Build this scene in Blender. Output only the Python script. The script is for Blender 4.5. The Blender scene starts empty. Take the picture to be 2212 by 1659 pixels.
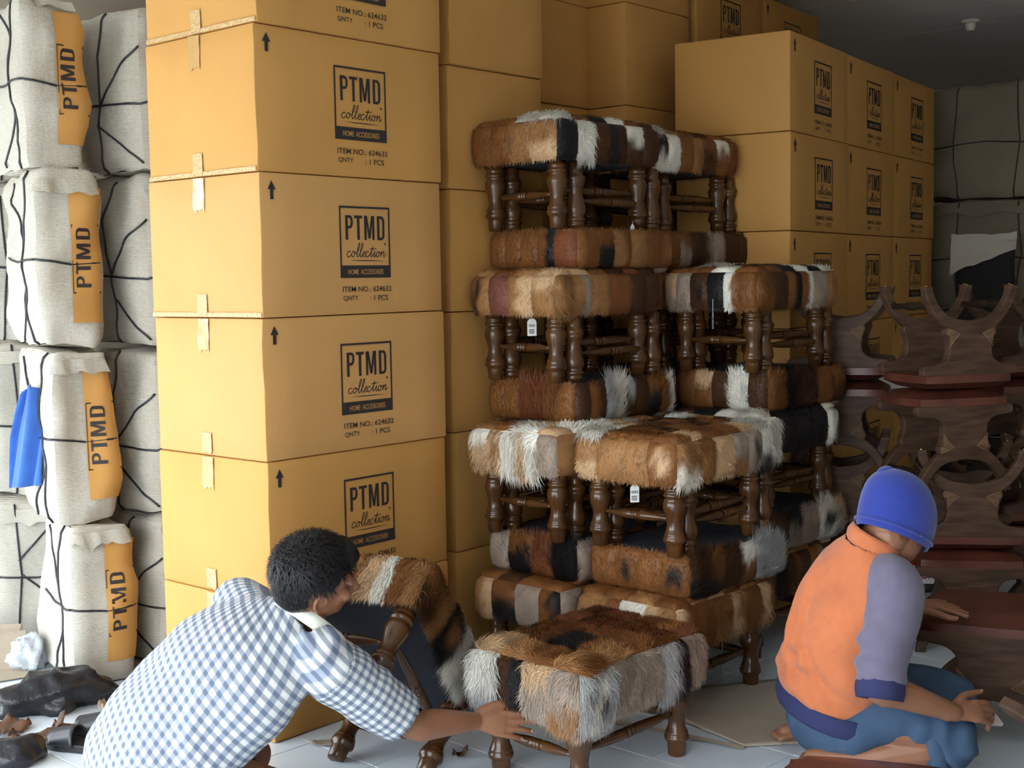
import bpy, bmesh, math, random
import numpy as np
from mathutils import Vector, Matrix, noise
R_ = random.Random(7)
SC = bpy.context.scene
COL = SC.collection

# ------------------------------------------------------------------ camera
CAM_Z, PITCH, ROLL, FPX = 1.459, 0.081, -0.0167, 2800.0
cam_d = bpy.data.cameras.new('camera')
cam_d.sensor_width = 36.0
cam_d.lens = FPX / 2212.0 * 36.0
cam_d.clip_start = 0.05
cam = bpy.data.objects.new('camera', cam_d)
COL.objects.link(cam)
_f = Vector((0, math.cos(PITCH), -math.sin(PITCH)))
_u = Vector((0, math.sin(PITCH), math.cos(PITCH)))
_x = Vector((1, 0, 0))
_r = _x * math.cos(ROLL) + _u * math.sin(ROLL)
_up = _u * math.cos(ROLL) - _x * math.sin(ROLL)
cam.matrix_world = Matrix(((_r.x, _up.x, -_f.x, 0), (_r.y, _up.y, -_f.y, 0), (_r.z, _up.z, -_f.z, CAM_Z), (0, 0, 0, 1)))
SC.camera = cam

# ------------------------------------------------------------------ light
w = bpy.data.worlds.new('sky')
SC.world = w
w.use_nodes = True
_bg = w.node_tree.nodes['Background']
_bg.inputs['Color'].default_value = (0.86, 0.94, 1.0, 1)
_bg.inputs['Strength'].default_value = 4.7
SUN_E = 0.0
SC.view_settings.view_transform = 'Standard'
SC.view_settings.look = 'None'
SC.view_settings.exposure = 0.9
SC.view_settings.gamma = 1.0
SC.view_settings.use_curve_mapping = False
SC.cycles.max_bounces = 8
SC.cycles.diffuse_bounces = 5

# ------------------------------------------------------------------ helpers
YAW = 0.815
A1 = Vector((math.cos(YAW), math.sin(YAW), 0))      # into the room
A2 = Vector((-math.sin(YAW), math.cos(YAW), 0))     # to the room's left wall

def ac(a, b, z=0.0):
    return A1 * a + A2 * b + Vector((0, 0, z))

def sock(n, name, val):
    if name in n.inputs:
        n.inputs[name].default_value = val

def mat(name, col, rough=0.6, var=0.0, vscale=8.0, spec=0.5, metal=0.0, bump=0.0, bscale=60.0, col2=None, sheen=0.0, coat=0.0, detail=4.0, stretch=None, trans=0.0, alpha=1.0):
    m = bpy.data.materials.new(name)
    m.use_nodes = True
    nt = m.node_tree
    b = nt.nodes['Principled BSDF']
    b.inputs['Base Color'].default_value = (*col, 1)
    b.inputs['Roughness'].default_value = rough
    b.inputs['Metallic'].default_value = metal
    sock(b, 'Specular IOR Level', spec)
    sock(b, 'Sheen Weight', sheen)
    sock(b, 'Coat Weight', coat)
    sock(b, 'Transmission Weight', trans)
    sock(b, 'Alpha', alpha)
    if var or col2 or bump:
        tc = nt.nodes.new('ShaderNodeTexCoord')
        mp = nt.nodes.new('ShaderNodeMapping')
        nt.links.new(tc.outputs['Object'], mp.inputs['Vector'])
        if stretch:
            mp.inputs['Scale'].default_value = stretch
    if var or col2:
        nz = nt.nodes.new('ShaderNodeTexNoise')
        nz.inputs['Scale'].default_value = vscale
        nz.inputs['Detail'].default_value = detail
        nt.links.new(mp.outputs['Vector'], nz.inputs['Vector'])
        rp = nt.nodes.new('ShaderNodeValToRGB')
        e = rp.color_ramp.elements
        e[0].position, e[1].position = 0.3, 0.7
        c2 = col2 if col2 else tuple(min(1, c * (1 + var)) for c in col)
        c1 = col if col2 else tuple(c * (1 - var) for c in col)
        e[0].color, e[1].color = (*c1, 1), (*c2, 1)
        nt.links.new(nz.outputs['Fac'], rp.inputs['Fac'])
        nt.links.new(rp.outputs['Color'], b.inputs['Base Color'])
    if bump:
        n2 = nt.nodes.new('ShaderNodeTexNoise')
        n2.inputs['Scale'].default_value = bscale
        n2.inputs['Detail'].default_value = 3
        nt.links.new(mp.outputs['Vector'], n2.inputs['Vector'])
        bp = nt.nodes.new('ShaderNodeBump')
        bp.inputs['Strength'].default_value = bump
        bp.inputs['Distance'].default_value = 0.01
        nt.links.new(n2.outputs['Fac'], bp.inputs['Height'])
        nt.links.new(bp.outputs['Normal'], b.inputs['Normal'])
    return m

def wave_bump(m, scale, strength, direction='Z', dist=0.003, col_mix=None):
    nt = m.node_tree
    b = nt.nodes['Principled BSDF']
    tc = nt.nodes.new('ShaderNodeTexCoord')
    wv = nt.nodes.new('ShaderNodeTexWave')
    wv.bands_direction = direction
    wv.inputs['Scale'].default_value = scale
    wv.inputs['Distortion'].default_value = 0.6
    wv.inputs['Detail'].default_value = 1.0
    wv.inputs['Detail Scale'].default_value = 0.3
    nt.links.new(tc.outputs['Object'], wv.inputs['Vector'])
    bp = nt.nodes.new('ShaderNodeBump')
    bp.inputs['Strength'].default_value = strength
    bp.inputs['Distance'].default_value = dist
    nt.links.new(wv.outputs['Fac'], bp.inputs['Height'])
    old = b.inputs['Normal'].links
    if old:
        nt.links.new(old[0].from_socket, bp.inputs['Normal'])
    nt.links.new(bp.outputs['Normal'], b.inputs['Normal'])
    return m

def link(o, parent=None):
    COL.objects.link(o)
    if parent is not None:
        o.parent = parent
    return o

def tag(o, label=None, cat=None, group=None, kind=None):
    if label: o['label'] = label
    if cat: o['category'] = cat
    if group: o['group'] = group
    if kind: o['kind'] = kind
    return o

def empty(name, loc=(0, 0, 0), rz=0.0):
    o = bpy.data.objects.new(name, None)
    o.empty_display_size = 0.05
    o.location = loc
    o.rotation_euler = (0, 0, rz)
    return link(o)

def mesh_obj(name, verts, faces, mats, parent=None, smooth=False, midx=None, loc=None):
    me = bpy.data.meshes.new(name)
    me.from_pydata([tuple(v) for v in verts], [], faces)
    if not isinstance(mats, (list, tuple)): mats = [mats]
    for m in mats: me.materials.append(m)
    if midx is not None:
        me.polygons.foreach_set('material_index', midx)
    if smooth:
        me.polygons.foreach_set('use_smooth', [True] * len(me.polygons))
    me.update()
    o = bpy.data.objects.new(name, me)
    if loc is not None: o.location = loc
    return link(o, parent)

def obj_from_bm(name, bm, mats, parent=None, smooth=False, loc=None):
    me = bpy.data.meshes.new(name)
    bm.to_mesh(me); bm.free()
    if not isinstance(mats, (list, tuple)): mats = [mats]
    for m in mats: me.materials.append(m)
    if smooth:
        me.polygons.foreach_set('use_smooth', [True] * len(me.polygons))
    o = bpy.data.objects.new(name, me)
    if loc is not None: o.location = loc
    return link(o, parent)

def inst(name, me, parent=None, loc=(0, 0, 0), rot=(0, 0, 0)):
    o = bpy.data.objects.new(name, me)
    o.location = loc; o.rotation_euler = rot
    return link(o, parent)

def box_bm(x0, x1, y0, y1, z0, z1, bevel=0.0, seg=2):
    bm = bmesh.new()
    vs = [bm.verts.new((x, y, z)) for z in (z0, z1) for y in (y0, y1) for x in (x0, x1)]
    for f in ((0, 2, 3, 1), (4, 5, 7, 6), (0, 1, 5, 4), (2, 6, 7, 3), (0, 4, 6, 2), (1, 3, 7, 5)):
        bm.faces.new([vs[i] for i in f])
    if bevel:
        bmesh.ops.bevel(bm, geom=list(bm.edges), offset=bevel, segments=seg, profile=0.5, affect='EDGES')
    return bm

def box_mesh(name, x0, x1, y0, y1, z0, z1, m, bevel=0.0, seg=2):
    bm = box_bm(x0, x1, y0, y1, z0, z1, bevel, seg)
    me = bpy.data.meshes.new(name)
    bm.to_mesh(me); bm.free()
    me.materials.append(m)
    return me

class MB:
    """collects verts and faces"""
    def __init__(s): s.v, s.f, s.m, s.uv = [], [], [], None
    def add(s, v, f, mi=0):
        n = len(s.v); s.v += [Vector(p) for p in v]; s.f += [tuple(i + n for i in q) for q in f]; s.m += [mi] * len(f)
    def tube(s, pts, rad, n=8, mi=0, cap=True, up=None, flat=1.0):
        pts = [Vector(p) for p in pts]
        rads = rad if isinstance(rad, (list, tuple)) else [rad] * len(pts)
        vs = []; prev = None
        for i, p in enumerate(pts):
            t = (pts[min(i + 1, len(pts) - 1)] - pts[max(i - 1, 0)])
            t = t.normalized() if t.length > 1e-9 else Vector((0, 0, 1))
            if prev is None:
                a = Vector(up) if up else (Vector((0, 0, 1)) if abs(t.z) < .9 else Vector((1, 0, 0)))
                prev = (a - t * a.dot(t)).normalized()
            else:
                prev = (prev - t * prev.dot(t)).normalized()
            bn = t.cross(prev)
            for k in range(n):
                an = 2 * math.pi * k / n
                vs.append(p + (prev * math.cos(an) * flat + bn * math.sin(an)) * rads[i])
        fs = []
        for i in range(len(pts) - 1):
            for k in range(n):
                fs.append((i * n + k, i * n + (k + 1) % n, (i + 1) * n + (k + 1) % n, (i + 1) * n + k))
        if cap:
            fs.append(tuple(reversed(range(n)))); fs.append(tuple((len(pts) - 1) * n + k for k in range(n)))
        s.add(vs, fs, mi)
    def lathe(s, prof, n=20, mi=0, cap=True):
        vs = [(r * math.cos(2 * math.pi * k / n), r * math.sin(2 * math.pi * k / n), z) for r, z in prof for k in range(n)]
        fs = [(i * n + k, i * n + (k + 1) % n, (i + 1) * n + (k + 1) % n, (i + 1) * n + k) for i in range(len(prof) - 1) for k in range(n)]
        if cap:
            fs.append(tuple(reversed(range(n)))); fs.append(tuple((len(prof) - 1) * n + k for k in range(n)))
        s.add(vs, fs, mi)
    def build(s, name, mats, parent=None, smooth=True, loc=None):
        return mesh_obj(name, s.v, s.f, mats, parent, smooth, s.m, loc)
    def mesh(s, name, mats, smooth=True):
        me = bpy.data.meshes.new(name)
        me.from_pydata([tuple(v) for v in s.v], [], s.f)
        for m in (mats if isinstance(mats, (list, tuple)) else [mats]): me.materials.append(m)
        me.polygons.foreach_set('material_index', s.m)
        if smooth: me.polygons.foreach_set('use_smooth', [True] * len(me.polygons))
        return me

def spline(pts, n=6):
    """Catmull-Rom through points (tuples of any dim)"""
    P = [np.array(p, float) for p in pts]
    P = [2 * P[0] - P[1]] + P + [2 * P[-1] - P[-2]]
    out = []
    for i in range(1, len(P) - 2):
        for k in range(n):
            t = k / n
            a, b, c, d = P[i - 1], P[i], P[i + 1], P[i + 2]
            out.append(.5 * ((2 * b) + (-a + c) * t + (2 * a - 5 * b + 4 * c - d) * t * t + (-a + 3 * b - 3 * c + d) * t ** 3))
    out.append(P[-2])
    return out

# ------------------------------------------------------------------ room materials
M = {}
M['tile'] = mat('floor_tile_glaze', (0.66, 0.735, 0.81), rough=0.28, var=0.06, vscale=5, bump=0.03, bscale=15)
M['grout'] = mat('grout', (0.20, 0.19, 0.17), rough=0.9)
M['plaster'] = mat('wall_plaster', (0.60, 0.53, 0.43), rough=0.9, var=0.08, vscale=3)
M['ceil'] = mat('ceiling_board', (0.74, 0.71, 0.66), rough=0.9, var=0.05, vscale=2)
M['concrete'] = mat('outdoor_concrete', (0.42, 0.41, 0.38), rough=0.9, var=0.1, vscale=2)
M['lampholder'] = mat('lampholder_plastic', (0.75, 0.72, 0.62), rough=0.4)

# ------------------------------------------------------------------ room shell (aligned to YAW)
FRONT, BACK, LEFT, RIGHT, CEIL = -0.6, 10.4, 5.75, -1.3, 2.95
OPEN_B = 0.0

def room_obj(name, a0, a1, b0, b1, z0, z1, m):
    o = obj_from_bm(name, box_bm(a0, a1, b0, b1, z0, z1), m)
    o.rotation_euler = (0, 0, YAW)
    return tag(o, kind='structure')

floor = room_obj('floor', FRONT - .2, BACK, RIGHT, LEFT, -0.12, -0.004, M['grout'])
room_obj('wall_back', BACK, BACK + .15, RIGHT - .15, LEFT + .15, -0.12, CEIL + .1, M['plaster'])
room_obj('wall_left', 1.3, BACK, LEFT, LEFT + .15, -0.12, CEIL + .1, M['plaster'])
room_obj('wall_right', FRONT, BACK, RIGHT - .15, RIGHT, -0.12, CEIL + .1, M['plaster'])
room_obj('wall_front', FRONT - .15, FRONT, RIGHT - .15, OPEN_B, -0.12, CEIL + .1, M['plaster'])
room_obj('trim_1', FRONT - .15, FRONT, OPEN_B, LEFT + .15, 2.2, CEIL + .1, M['plaster'])
room_obj('trim_2', FRONT, 1.3, LEFT, LEFT + .15, 2.2, CEIL + .1, M['plaster'])
ceiling = room_obj('ceiling', FRONT, BACK, RIGHT, LEFT, CEIL + .012, CEIL + .12, M['ceil'])
pav = room_obj('pavement', -80, FRONT - .2, -60, 60, -0.2, -0.02, M['concrete'])
# ceiling boards
_me = box_mesh('ceiling_board', 0.004, 1.196, 0.004, 2.396, 0, 0.014, M['ceil'])
for i in range(8):
    for j in range(3):
        a0 = FRONT + i * 1.2; b0 = RIGHT - .4 + j * 2.4
        if a0 + 1.2 > BACK + .3 or a0 < 3: continue
        inst('ceiling_board', _me, ceiling, (a0, b0, CEIL - .002))
# floor tiles: grid anchored to a joint crossing seen in the photograph
TY = 0.812
T1 = Vector((math.cos(TY), math.sin(TY), 0)); T2 = Vector((-math.sin(TY), math.cos(TY), 0))
T0 = Vector((-0.4403, 3.8105, 0))
def cam_px(p):
    q = Vector(p) - Vector((0, 0, CAM_Z))
    d = q.dot(_f)
    if d < .1: return (-9999, -9999, d)
    return (1106 + FPX * q.dot(_r) / d, 829.5 - FPX * q.dot(_up) / d, d)
_tm = box_mesh('floor_tile', 0.0015, 0.2985, 0.0015, 0.2985, -0.012, 0.0, M['tile'], bevel=0.0012, seg=1)
cand = []
for i in range(-16, 24):
    for j in range(-22, 24):
        c = T0 + T1 * (.3 * (i + .5)) + T2 * (.3 * (j + .5))
        a, b = c.dot(A1), c.dot(A2)
        if a < FRONT - .2 or a > BACK - .1 or b < RIGHT + .1 or b > LEFT - .1: continue
        x, y, d = cam_px(c)
        cand.append((d, x, y, i, j))
cand.sort()
_rest = MB(); _n = 0
for d, x, y, i, j in cand:
    p = T0 + T1 * (.3 * i) + T2 * (.3 * j)
    seen = -200 < x < 2420 and 1150 < y < 1850
    if seen and _n < 280:
        _n += 1
        o = inst('floor_tile', _tm, None, p + Vector((0, 0, R_.uniform(-.0008, .0004))), (0, 0, TY))
        o.parent = floor
        o.matrix_parent_inverse = Matrix.Rotation(-YAW, 4, 'Z')
    else:
        q = [p + T1 * .0015 + T2 * .0015, p + T1 * .2985 + T2 * .0015, p + T1 * .2985 + T2 * .2985, p + T1 * .0015 + T2 * .2985]
        _rest.add(q, [(0, 1, 2, 3)])
o = _rest.build('floor_tile_field', M['tile'], None, smooth=False)
o.parent = floor; o.matrix_parent_inverse = Matrix.Rotation(-YAW, 4, 'Z'); tag(o, kind='stuff')
# ------------------------------------------------------------------ cartons
M['card'] = mat('kraft_cardboard', (0.51, 0.262, 0.072), rough=0.72, var=0.07, vscale=2.2, spec=0.3, bump=0.05, bscale=25)
wave_bump(M['card'], 55, 0.10, 'X', 0.0015)
M['card2'] = mat('kraft_cardboard_pale', (0.53, 0.285, 0.098), rough=0.72, var=0.06, vscale=2.2, spec=0.3, bump=0.05, bscale=25)
wave_bump(M['card2'], 55, 0.10, 'X', 0.0015)
M['ink'] = mat('printing_ink', (0.022, 0.018, 0.020), rough=0.55)
M['tape'] = mat('clear_packing_tape', (0.47, 0.28, 0.10), rough=0.10, spec=0.6, bump=0.6, bscale=28, stretch=(1, 1, .25))
M['tape_film'] = mat('clear_tape_crease', (0.52, 0.34, 0.15), rough=0.12, spec=0.6, bump=1.0, bscale=70)

def text_polys(s, bold=0.0, shear=0.0):
    cu = bpy.data.curves.new('t', 'FONT')
    cu.body = s; cu.size = 1.0; cu.offset = bold; cu.shear = shear; cu.resolution_u = 3
    o = bpy.data.objects.new('t', cu); COL.objects.link(o)
    dg = bpy.context.evaluated_depsgraph_get(); dg.update()
    me = bpy.data.meshes.new_from_object(o.evaluated_get(dg))
    vs = [Vector((v.co.x, v.co.y, 0)) for v in me.vertices]; fs = [tuple(p.vertices) for p in me.polygons]
    bpy.data.meshes.remove(me); bpy.data.objects.remove(o); bpy.data.curves.remove(cu)
    x0 = min(v.x for v in vs); x1 = max(v.x for v in vs); y0 = min(v.y for v in vs); y1 = max(v.y for v in vs)
    return [((v.x - x0) / (x1 - x0), (v.y - y0) / (y1 - y0)) for v in vs], fs

def put_text(mb, s, x0, x1, y0, y1, z=0.0, mi=0, bold=0.0):
    v, f = text_polys(s, bold)
    mb.add([(x0 + a * (x1 - x0), y0 + b * (y1 - y0), z) for a, b in v], f, mi)

def ribbon(mb, pts, wd, z=0.0, mi=0):
    P = [Vector((p[0], p[1], 0)) for p in pts]; vs = []
    for i, p in enumerate(P):
        t = (P[min(i + 1, len(P) - 1)] - P[max(i - 1, 0)]).normalized()
        n = Vector((-t.y, t.x, 0))
        ww = wd[i] if isinstance(wd, list) else wd
        vs += [p + n * ww / 2 + Vector((0, 0, z)), p - n * ww / 2 + Vector((0, 0, z))]
    mb.add(vs, [(2 * i, 2 * i + 1, 2 * i + 3, 2 * i + 2) for i in range(len(P) - 1)], mi)

def rect(mb, x0, x1, y0, y1, z=0.0, mi=0):
    mb.add([(x0, y0, z), (x1, y0, z), (x1, y1, z), (x0, y1, z)], [(0, 1, 2, 3)], mi)

SCRIPT = [  # the word in connected handwriting, unit = x-height
    [(.75, .85), (.55, 1.0), (.2, .85), (.1, .4), (.3, .03), (.6, .05), (.95, .35)],
    [(1.5, .95), (1.2, .9), (1.02, .45), (1.2, .03), (1.5, .1), (1.65, .5), (1.5, .95), (1.75, .75), (2.0, .6)],
    [(1.95, .5), (2.35, 1.5), (2.4, 2.35), (2.2, 2.3), (2.1, 1.2), (2.15, .25), (2.35, .02), (2.6, .4)],
    [(2.6, .4), (3.0, 1.5), (3.05, 2.35), (2.85, 2.3), (2.75, 1.2), (2.8, .25), (3.0, .02), (3.25, .35)],
    [(3.25, .4), (3.6, .55), (3.75, .85), (3.55, 1.0), (3.35, .7), (3.35, .25), (3.6, .02), (3.95, .3)],
    [(4.5, .85), (4.3, 1.0), (4.0, .85), (3.92, .4), (4.1, .03), (4.4, .05), (4.75, .5)],
    [(4.75, .4), (5.1, 1.3), (5.15, 1.9), (5.05, 1.2), (5.0, .3), (5.15, .02), (5.45, .45)],
    [(4.55, 1.45), (5.0, 1.42), (5.6, 1.5)],
    [(5.45, .4), (5.7, 1.0), (5.65, .3), (5.8, .02), (6.1, .4)],
    [(6.55, .95), (6.25, .9), (6.08, .45), (6.25, .03), (6.55, .1), (6.7, .5), (6.55, .95), (6.8, .75), (7.05, .8)],
    [(7.0, .95), (7.12, .9), (7.05, .03), (7.2, .6), (7.5, 1.0), (7.65, .85), (7.6, .25), (7.75, .02), (8.05, .45)],
]

def block_letters(mb, x0, y0, sx, sy, mi=0):
    """P T M D in narrow grotesque capitals, drawn stroke by stroke; the word is 1.0 wide and 1.0 high before scaling"""
    def P(q): return [(x0 + a * sx, y0 + b * sy) for a, b in q]
    def poly(q): mb.add([(a, b, 0) for a, b in P(q)], [tuple(range(len(q)))], mi)
    def strip(out, inn):
        o, i = P(out), P(inn); n = len(o)
        mb.add([(a, b, 0) for a, b in o + i], [(k, k + 1, n + k + 1, n + k) for k in range(n - 1)], mi)
    w = .062
    poly([(0, 0), (w, 0), (w, 1), (0, 1)])
    arc = [(math.sin(t), math.cos(t)) for t in [math.pi * k / 8 for k in range(9)]]
    strip([(w, 1)] + [(.115 + .075 * a, .73 + .27 * b) for a, b in arc] + [(w, .46)], [(w, .89)] + [(.105 + .032 * a, .73 + .16 * b) for a, b in arc] + [(w, .57)])
    poly([(.225, .885), (.425, .885), (.425, 1), (.225, 1)]); poly([(.294, 0), (.356, 0), (.356, .89), (.294, .89)])
    a, b = .475, .735
    poly([(a, 0), (a + w * .9, 0), (a + w * .9, 1), (a, 1)]); poly([(b - w * .9, 0), (b, 0), (b, 1), (b - w * .9, 1)])
    c = (a + b) / 2
    poly([(a + w * .4, 1), (a + w * 1.25, 1), (c + w * .38, .06), (c - w * .38, .06)]); poly([(b - w * 1.25, 1), (b - w * .4, 1), (c + w * .38, .06), (c - w * .38, .06)])
    d = .805
    poly([(d, 0), (d + w, 0), (d + w, 1), (d, 1)])
    strip([(d + w, 1), (d + .11, 1)] + [(d + .11 + .085 * a, (.74 + .26 * b) if b > 0 else (.26 + .26 * b)) for a, b in arc] + [(d + .11, 0), (d + w, 0)],
          [(d + w, .89), (d + .10, .89)] + [(d + .10 + .036 * a, (.74 + .15 * b) if b > 0 else (.26 + .15 * b)) for a, b in arc] + [(d + .10, .11), (d + w, .11)])

def logo_mesh():
    """origin at the frame's lower left corner; frame .228 x .235"""
    mb = MB(); W, H, t = .228, .235, .0065
    rect(mb, 0, t, .04, H); rect(mb, W - t, W, .04, H); rect(mb, t, W - t, H - t, H)
    rect(mb, 0, W, 0, .041)
    block_letters(mb, .026, .125, .178, .080)
    sx = .0222
    for s in SCRIPT:
        P = [(.026 + p[0] * sx + p[1] * .004, .069 + p[1] * .0185) for p in spline(s, 5)]
        ribbon(mb, P, .0030)
    for dx in (5.78,):
        rect(mb, .026 + dx * sx + .005, .026 + dx * sx + .009, .069 + .0262, .069 + .030)
    mb.add([(.205 + .004 * math.cos(k), .112 + .004 * math.sin(k), 0) for k in [i * math.pi / 4 for i in range(8)]], [tuple(range(8))])
    ribbon(mb, [(.045, .058), (.09, .0565), (.14, .0565), (.196, .056)], [.0005, .003, .003, .0005])
    put_text(mb, 'HOME  ACCESSORIES', .034, .194, .0115, .0285, .0003, 1, .006)
    return mb.mesh('printed_logo', [M['ink'], M['card']], smooth=False)

def lines_mesh(num='624632'):
    mb = MB()
    put_text(mb, 'ITEM NO.: ' + num, 0, .222, .030, .048, 0, 0, .006)
    put_text(mb, 'QNTY', .002, .068, 0, .018, 0, 0, .006)
    put_text(mb, ': 1 PCS', .122, .205, 0, .018, 0, 0, .006)
    return mb.mesh('printed_item_lines', [M['ink']], smooth=False)

def arrow_mesh():
    mb = MB(); rect(mb, -.0065, .0065, 0, .030)
    mb.add([(-.016, .030, 0), (.016, .030, 0), (0, .058, 0)], [(0, 1, 2)])
    return mb.mesh('printed_arrow', [M['ink']], smooth=False)

LOGO, LINES, LINES2, ARROW = logo_mesh(), lines_mesh(), lines_mesh('624628'), arrow_mesh()
_cart = {}

def carton_body(W, D, H, m, k=0):
    key = (W, D, H, m.name, k)
    if key not in _cart:
        rr = random.Random(k)
        bm = box_bm(0, W, 0, D, 0, H)
        bmesh.ops.subdivide_edges(bm, edges=list(bm.edges), cuts=5, use_grid_fill=True)
        for v in bm.verts:   # filled boxes bulge a little
            x, y, z = v.co.x / W, v.co.y / D, v.co.z / H
            bx, by, bz = x * (1 - x) * 4, y * (1 - y) * 4, z * (1 - z) * 4
            q = .004
            if y in (0, 1): v.co.y += (1 if y else -1) * q * bx * bz
            if x in (0, 1): v.co.x += (1 if x else -1) * q * by * bz
            if x in (0, 1) and y in (0, 1): v.co.x += .003 * rr.uniform(-1, 1)
        eds = [e for e in bm.edges if len(e.link_faces) == 2 and e.calc_face_angle() > .8]
        bmesh.ops.bevel(bm, geom=eds, offset=.0055, segments=2, profile=.5, affect='EDGES')
        me = bpy.data.meshes.new('carton'); bm.to_mesh(me); bm.free()
        me.materials.append(m)
        me.polygons.foreach_set('use_smooth', [True] * len(me.polygons))
        me.set_sharp_from_angle(angle=math.radians(35))
        _cart[key] = me
    return _cart[key]

_tapes = {}
def tape_meshes(D, H):
    key = (round(D, 3), round(H, 3))
    if key in _tapes: return _tapes[key]
    def strip(y0, y1, z0, z1, m, nm, nx=5, nz=6, jag=0.0, k=3):
        rr = random.Random(k); mb = MB(); vs = []
        for j in range(nz + 1):
            for i in range(nx + 1):
                y = y0 + (y1 - y0) * i / nx; z = z0 + (z1 - z0) * j / nz
                if j in (0,) and jag: z += rr.uniform(0, jag)
                vs.append((-.0016 - rr.uniform(0, .0022), y, z))
        fs = [(j * (nx + 1) + i, (j + 1) * (nx + 1) + i, (j + 1) * (nx + 1) + i + 1, j * (nx + 1) + i + 1) for j in range(nz) for i in range(nx)]
        mb.add(vs, fs); return mb.mesh(nm, [m])
    c = D * .52
    a = strip(c - .030, c + .030, H - .115, H - .002, M['tape'], 'tape_strip', jag=.02, k=1)
    b = strip(c - .026, c + .026, .002, .075, M['tape_film'], 'tape_end', jag=.012, k=2)
    d = strip(.004, D - .004, .002, .016, M['tape_film'], 'bottom_tape', nx=16, nz=2, k=4)
    _tapes[key] = (a, b, d)
    return _tapes[key]

def carton(corner, yaw, W, D, H, z, label, group=None, logo=(.312, None), tape=True, lines=None, m=None, k=0, arrow=True, logo_scale=1.0, film=False):
    """corner: the near vertical edge; W runs into the room to the right, D to the left"""
    m = m or M['card']
    o = inst('carton', carton_body(W, D, H, m, k), None, (corner[0], corner[1], z), (0, 0, yaw))
    tag(o, label, 'box', group)
    if logo:
        s = logo_scale
        p = inst('printed_logo', LOGO, o, (logo[0], -.0052, H - .093 * s - .235 * s), (math.pi / 2, 0, 0)); p.scale = (s, s, s)
        p = inst('printed_item_lines', lines or LINES, o, (logo[0] + .008, -.0052, H - .093 * s - .235 * s - .076 * s), (math.pi / 2, 0, 0)); p.scale = (s, s, s)
        if arrow:
            p = inst('printed_arrow', ARROW, o, (.045, -.0034, H - .030 - .052), (math.pi / 2, 0, 0)); p.scale = (s, s, s)
    if tape:
        a, b, d = tape_meshes(D, H)
        inst('tape_strip', a, o, (-.0025, 0, 0)); inst('tape_end', b, o, (-.003, 0, 0))
        if film: inst('bottom_tape', d, o, (-.0018, 0, 0))
    return o

ORD = ['lowest', 'second from the floor', 'third from the floor', 'fourth from the floor', 'fifth from the floor', 'sixth from the floor', 'seventh from the floor']
YB = 0.857
# front stack, six high: near edge measured per box
MX, MY = -0.7695, 4.0069
jit = [(-.002, .0, -.004), (.002, .003, .006), (.0, .0, -.008), (.006, -.002, .012), (.002, .004, -.006), (.014, .002, .004)]
for i in range(6):
    j = jit[i]
    carton((MX + j[0], MY + j[1]), YB + j[2], .8055, .579, .4475, .45 * i + .001,
           ['cardboard carton at the foot of the front stack, behind the man in the checked shirt',
            'printed carton whose logo shows right above the dark-haired man\'s head',
            'printed carton in the front stack, its logo level with the blue cloth',
            'printed carton in the front stack with pale creases down its logo side',
            'printed carton with its whole top edge showing, second from the top of the front stack',
            'topmost carton of the front stack, cut off by the picture edge'][i],
           'cartons of the front stack', logo=(.312 + (.008 if i == 3 else 0), None), m=M['card2'] if i in (2, 3) else M['card'], k=i, film=i in (4, 3, 5))
# second stack, right behind it, plain sides turned to us
for i in range(6):
    carton((-.217 + [.0, .004, -.002, .003, .0, .012][i], 4.752 + [.0, .0, .004, -.003, .002, -.004][i]), YB + [.0, .01, -.01, .006, 0, .012][i], .535, .56, .4445, .447 * i + .001,
           'plain-sided carton between front stack and fur stools, ' + ORD[i], 'plain cartons behind the front stack', logo=None, tape=False, k=10 + i)
# third stack: only its right sides show
for i in range(7):
    carton((.022 + (.01 if i == 5 else 0), 5.44), YB, .515, .5, .438, .4405 * i + .001,
           'plain carton in the gap behind the second stack, ' + ORD[i], 'plain cartons in the gap', logo=None, tape=False, k=20 + i)
# fourth stack with a near edge behind the top fur stools
for i in range(7):
    carton((.515, 5.70), YB, .50, .55, .438, .4405 * i + .001,
           'plain carton behind the topmost fur stools, ' + ORD[i], 'plain cartons behind the top stools', logo=None, tape=False, k=30 + i)
# back right block: three stacks in a row, six high
HF, YF = .410, .985
F1 = Vector((math.cos(YF), math.sin(YF), 0)); F2 = Vector((-math.sin(YF), math.cos(YF), 0))
for c in range(3):
    for i in range(6):
        p = Vector((1.166, 5.415, 0)) + F1 * (.728 * c) + F2 * ([0, .012, .02][c]) + F1 * R_.uniform(-.003, .003)
        carton((p.x, p.y), YF + R_.uniform(-.008, .008), .715, .525, HF - .0025, HF * i + .001,
               ['near', 'middle', 'far'][c] + ' stack of the dim logo block at the back, ' + ['lowest carton', 'second carton from the floor', 'third carton from the floor', 'fourth carton from the floor', 'fifth carton from the floor', 'topmost carton'][i],
               'cartons of the dim block', logo=(.27, None), tape=(c == 0 and i < 5), lines=LINES2, k=40 + i, logo_scale=.95)
# two stacks behind that block, seven high, tops near the ceiling
YE = .95
for c in range(2):
    p = Vector((.885, 6.13, 0)) + Vector((math.cos(YE), math.sin(YE), 0)) * (.735 * c)
    for i in range(7):
        carton((p.x, p.y), YE, .715, .45, .4075, HF * i + .001,
               ['carton stack under the ceiling behind the dim block, nearer one, ', 'carton stack under the ceiling behind the dim block, farther one, '][c] + ORD[i],
               'cartons up to the ceiling', logo=(.24, None), tape=False, lines=LINES2, k=60 + i, logo_scale=.95)
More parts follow.
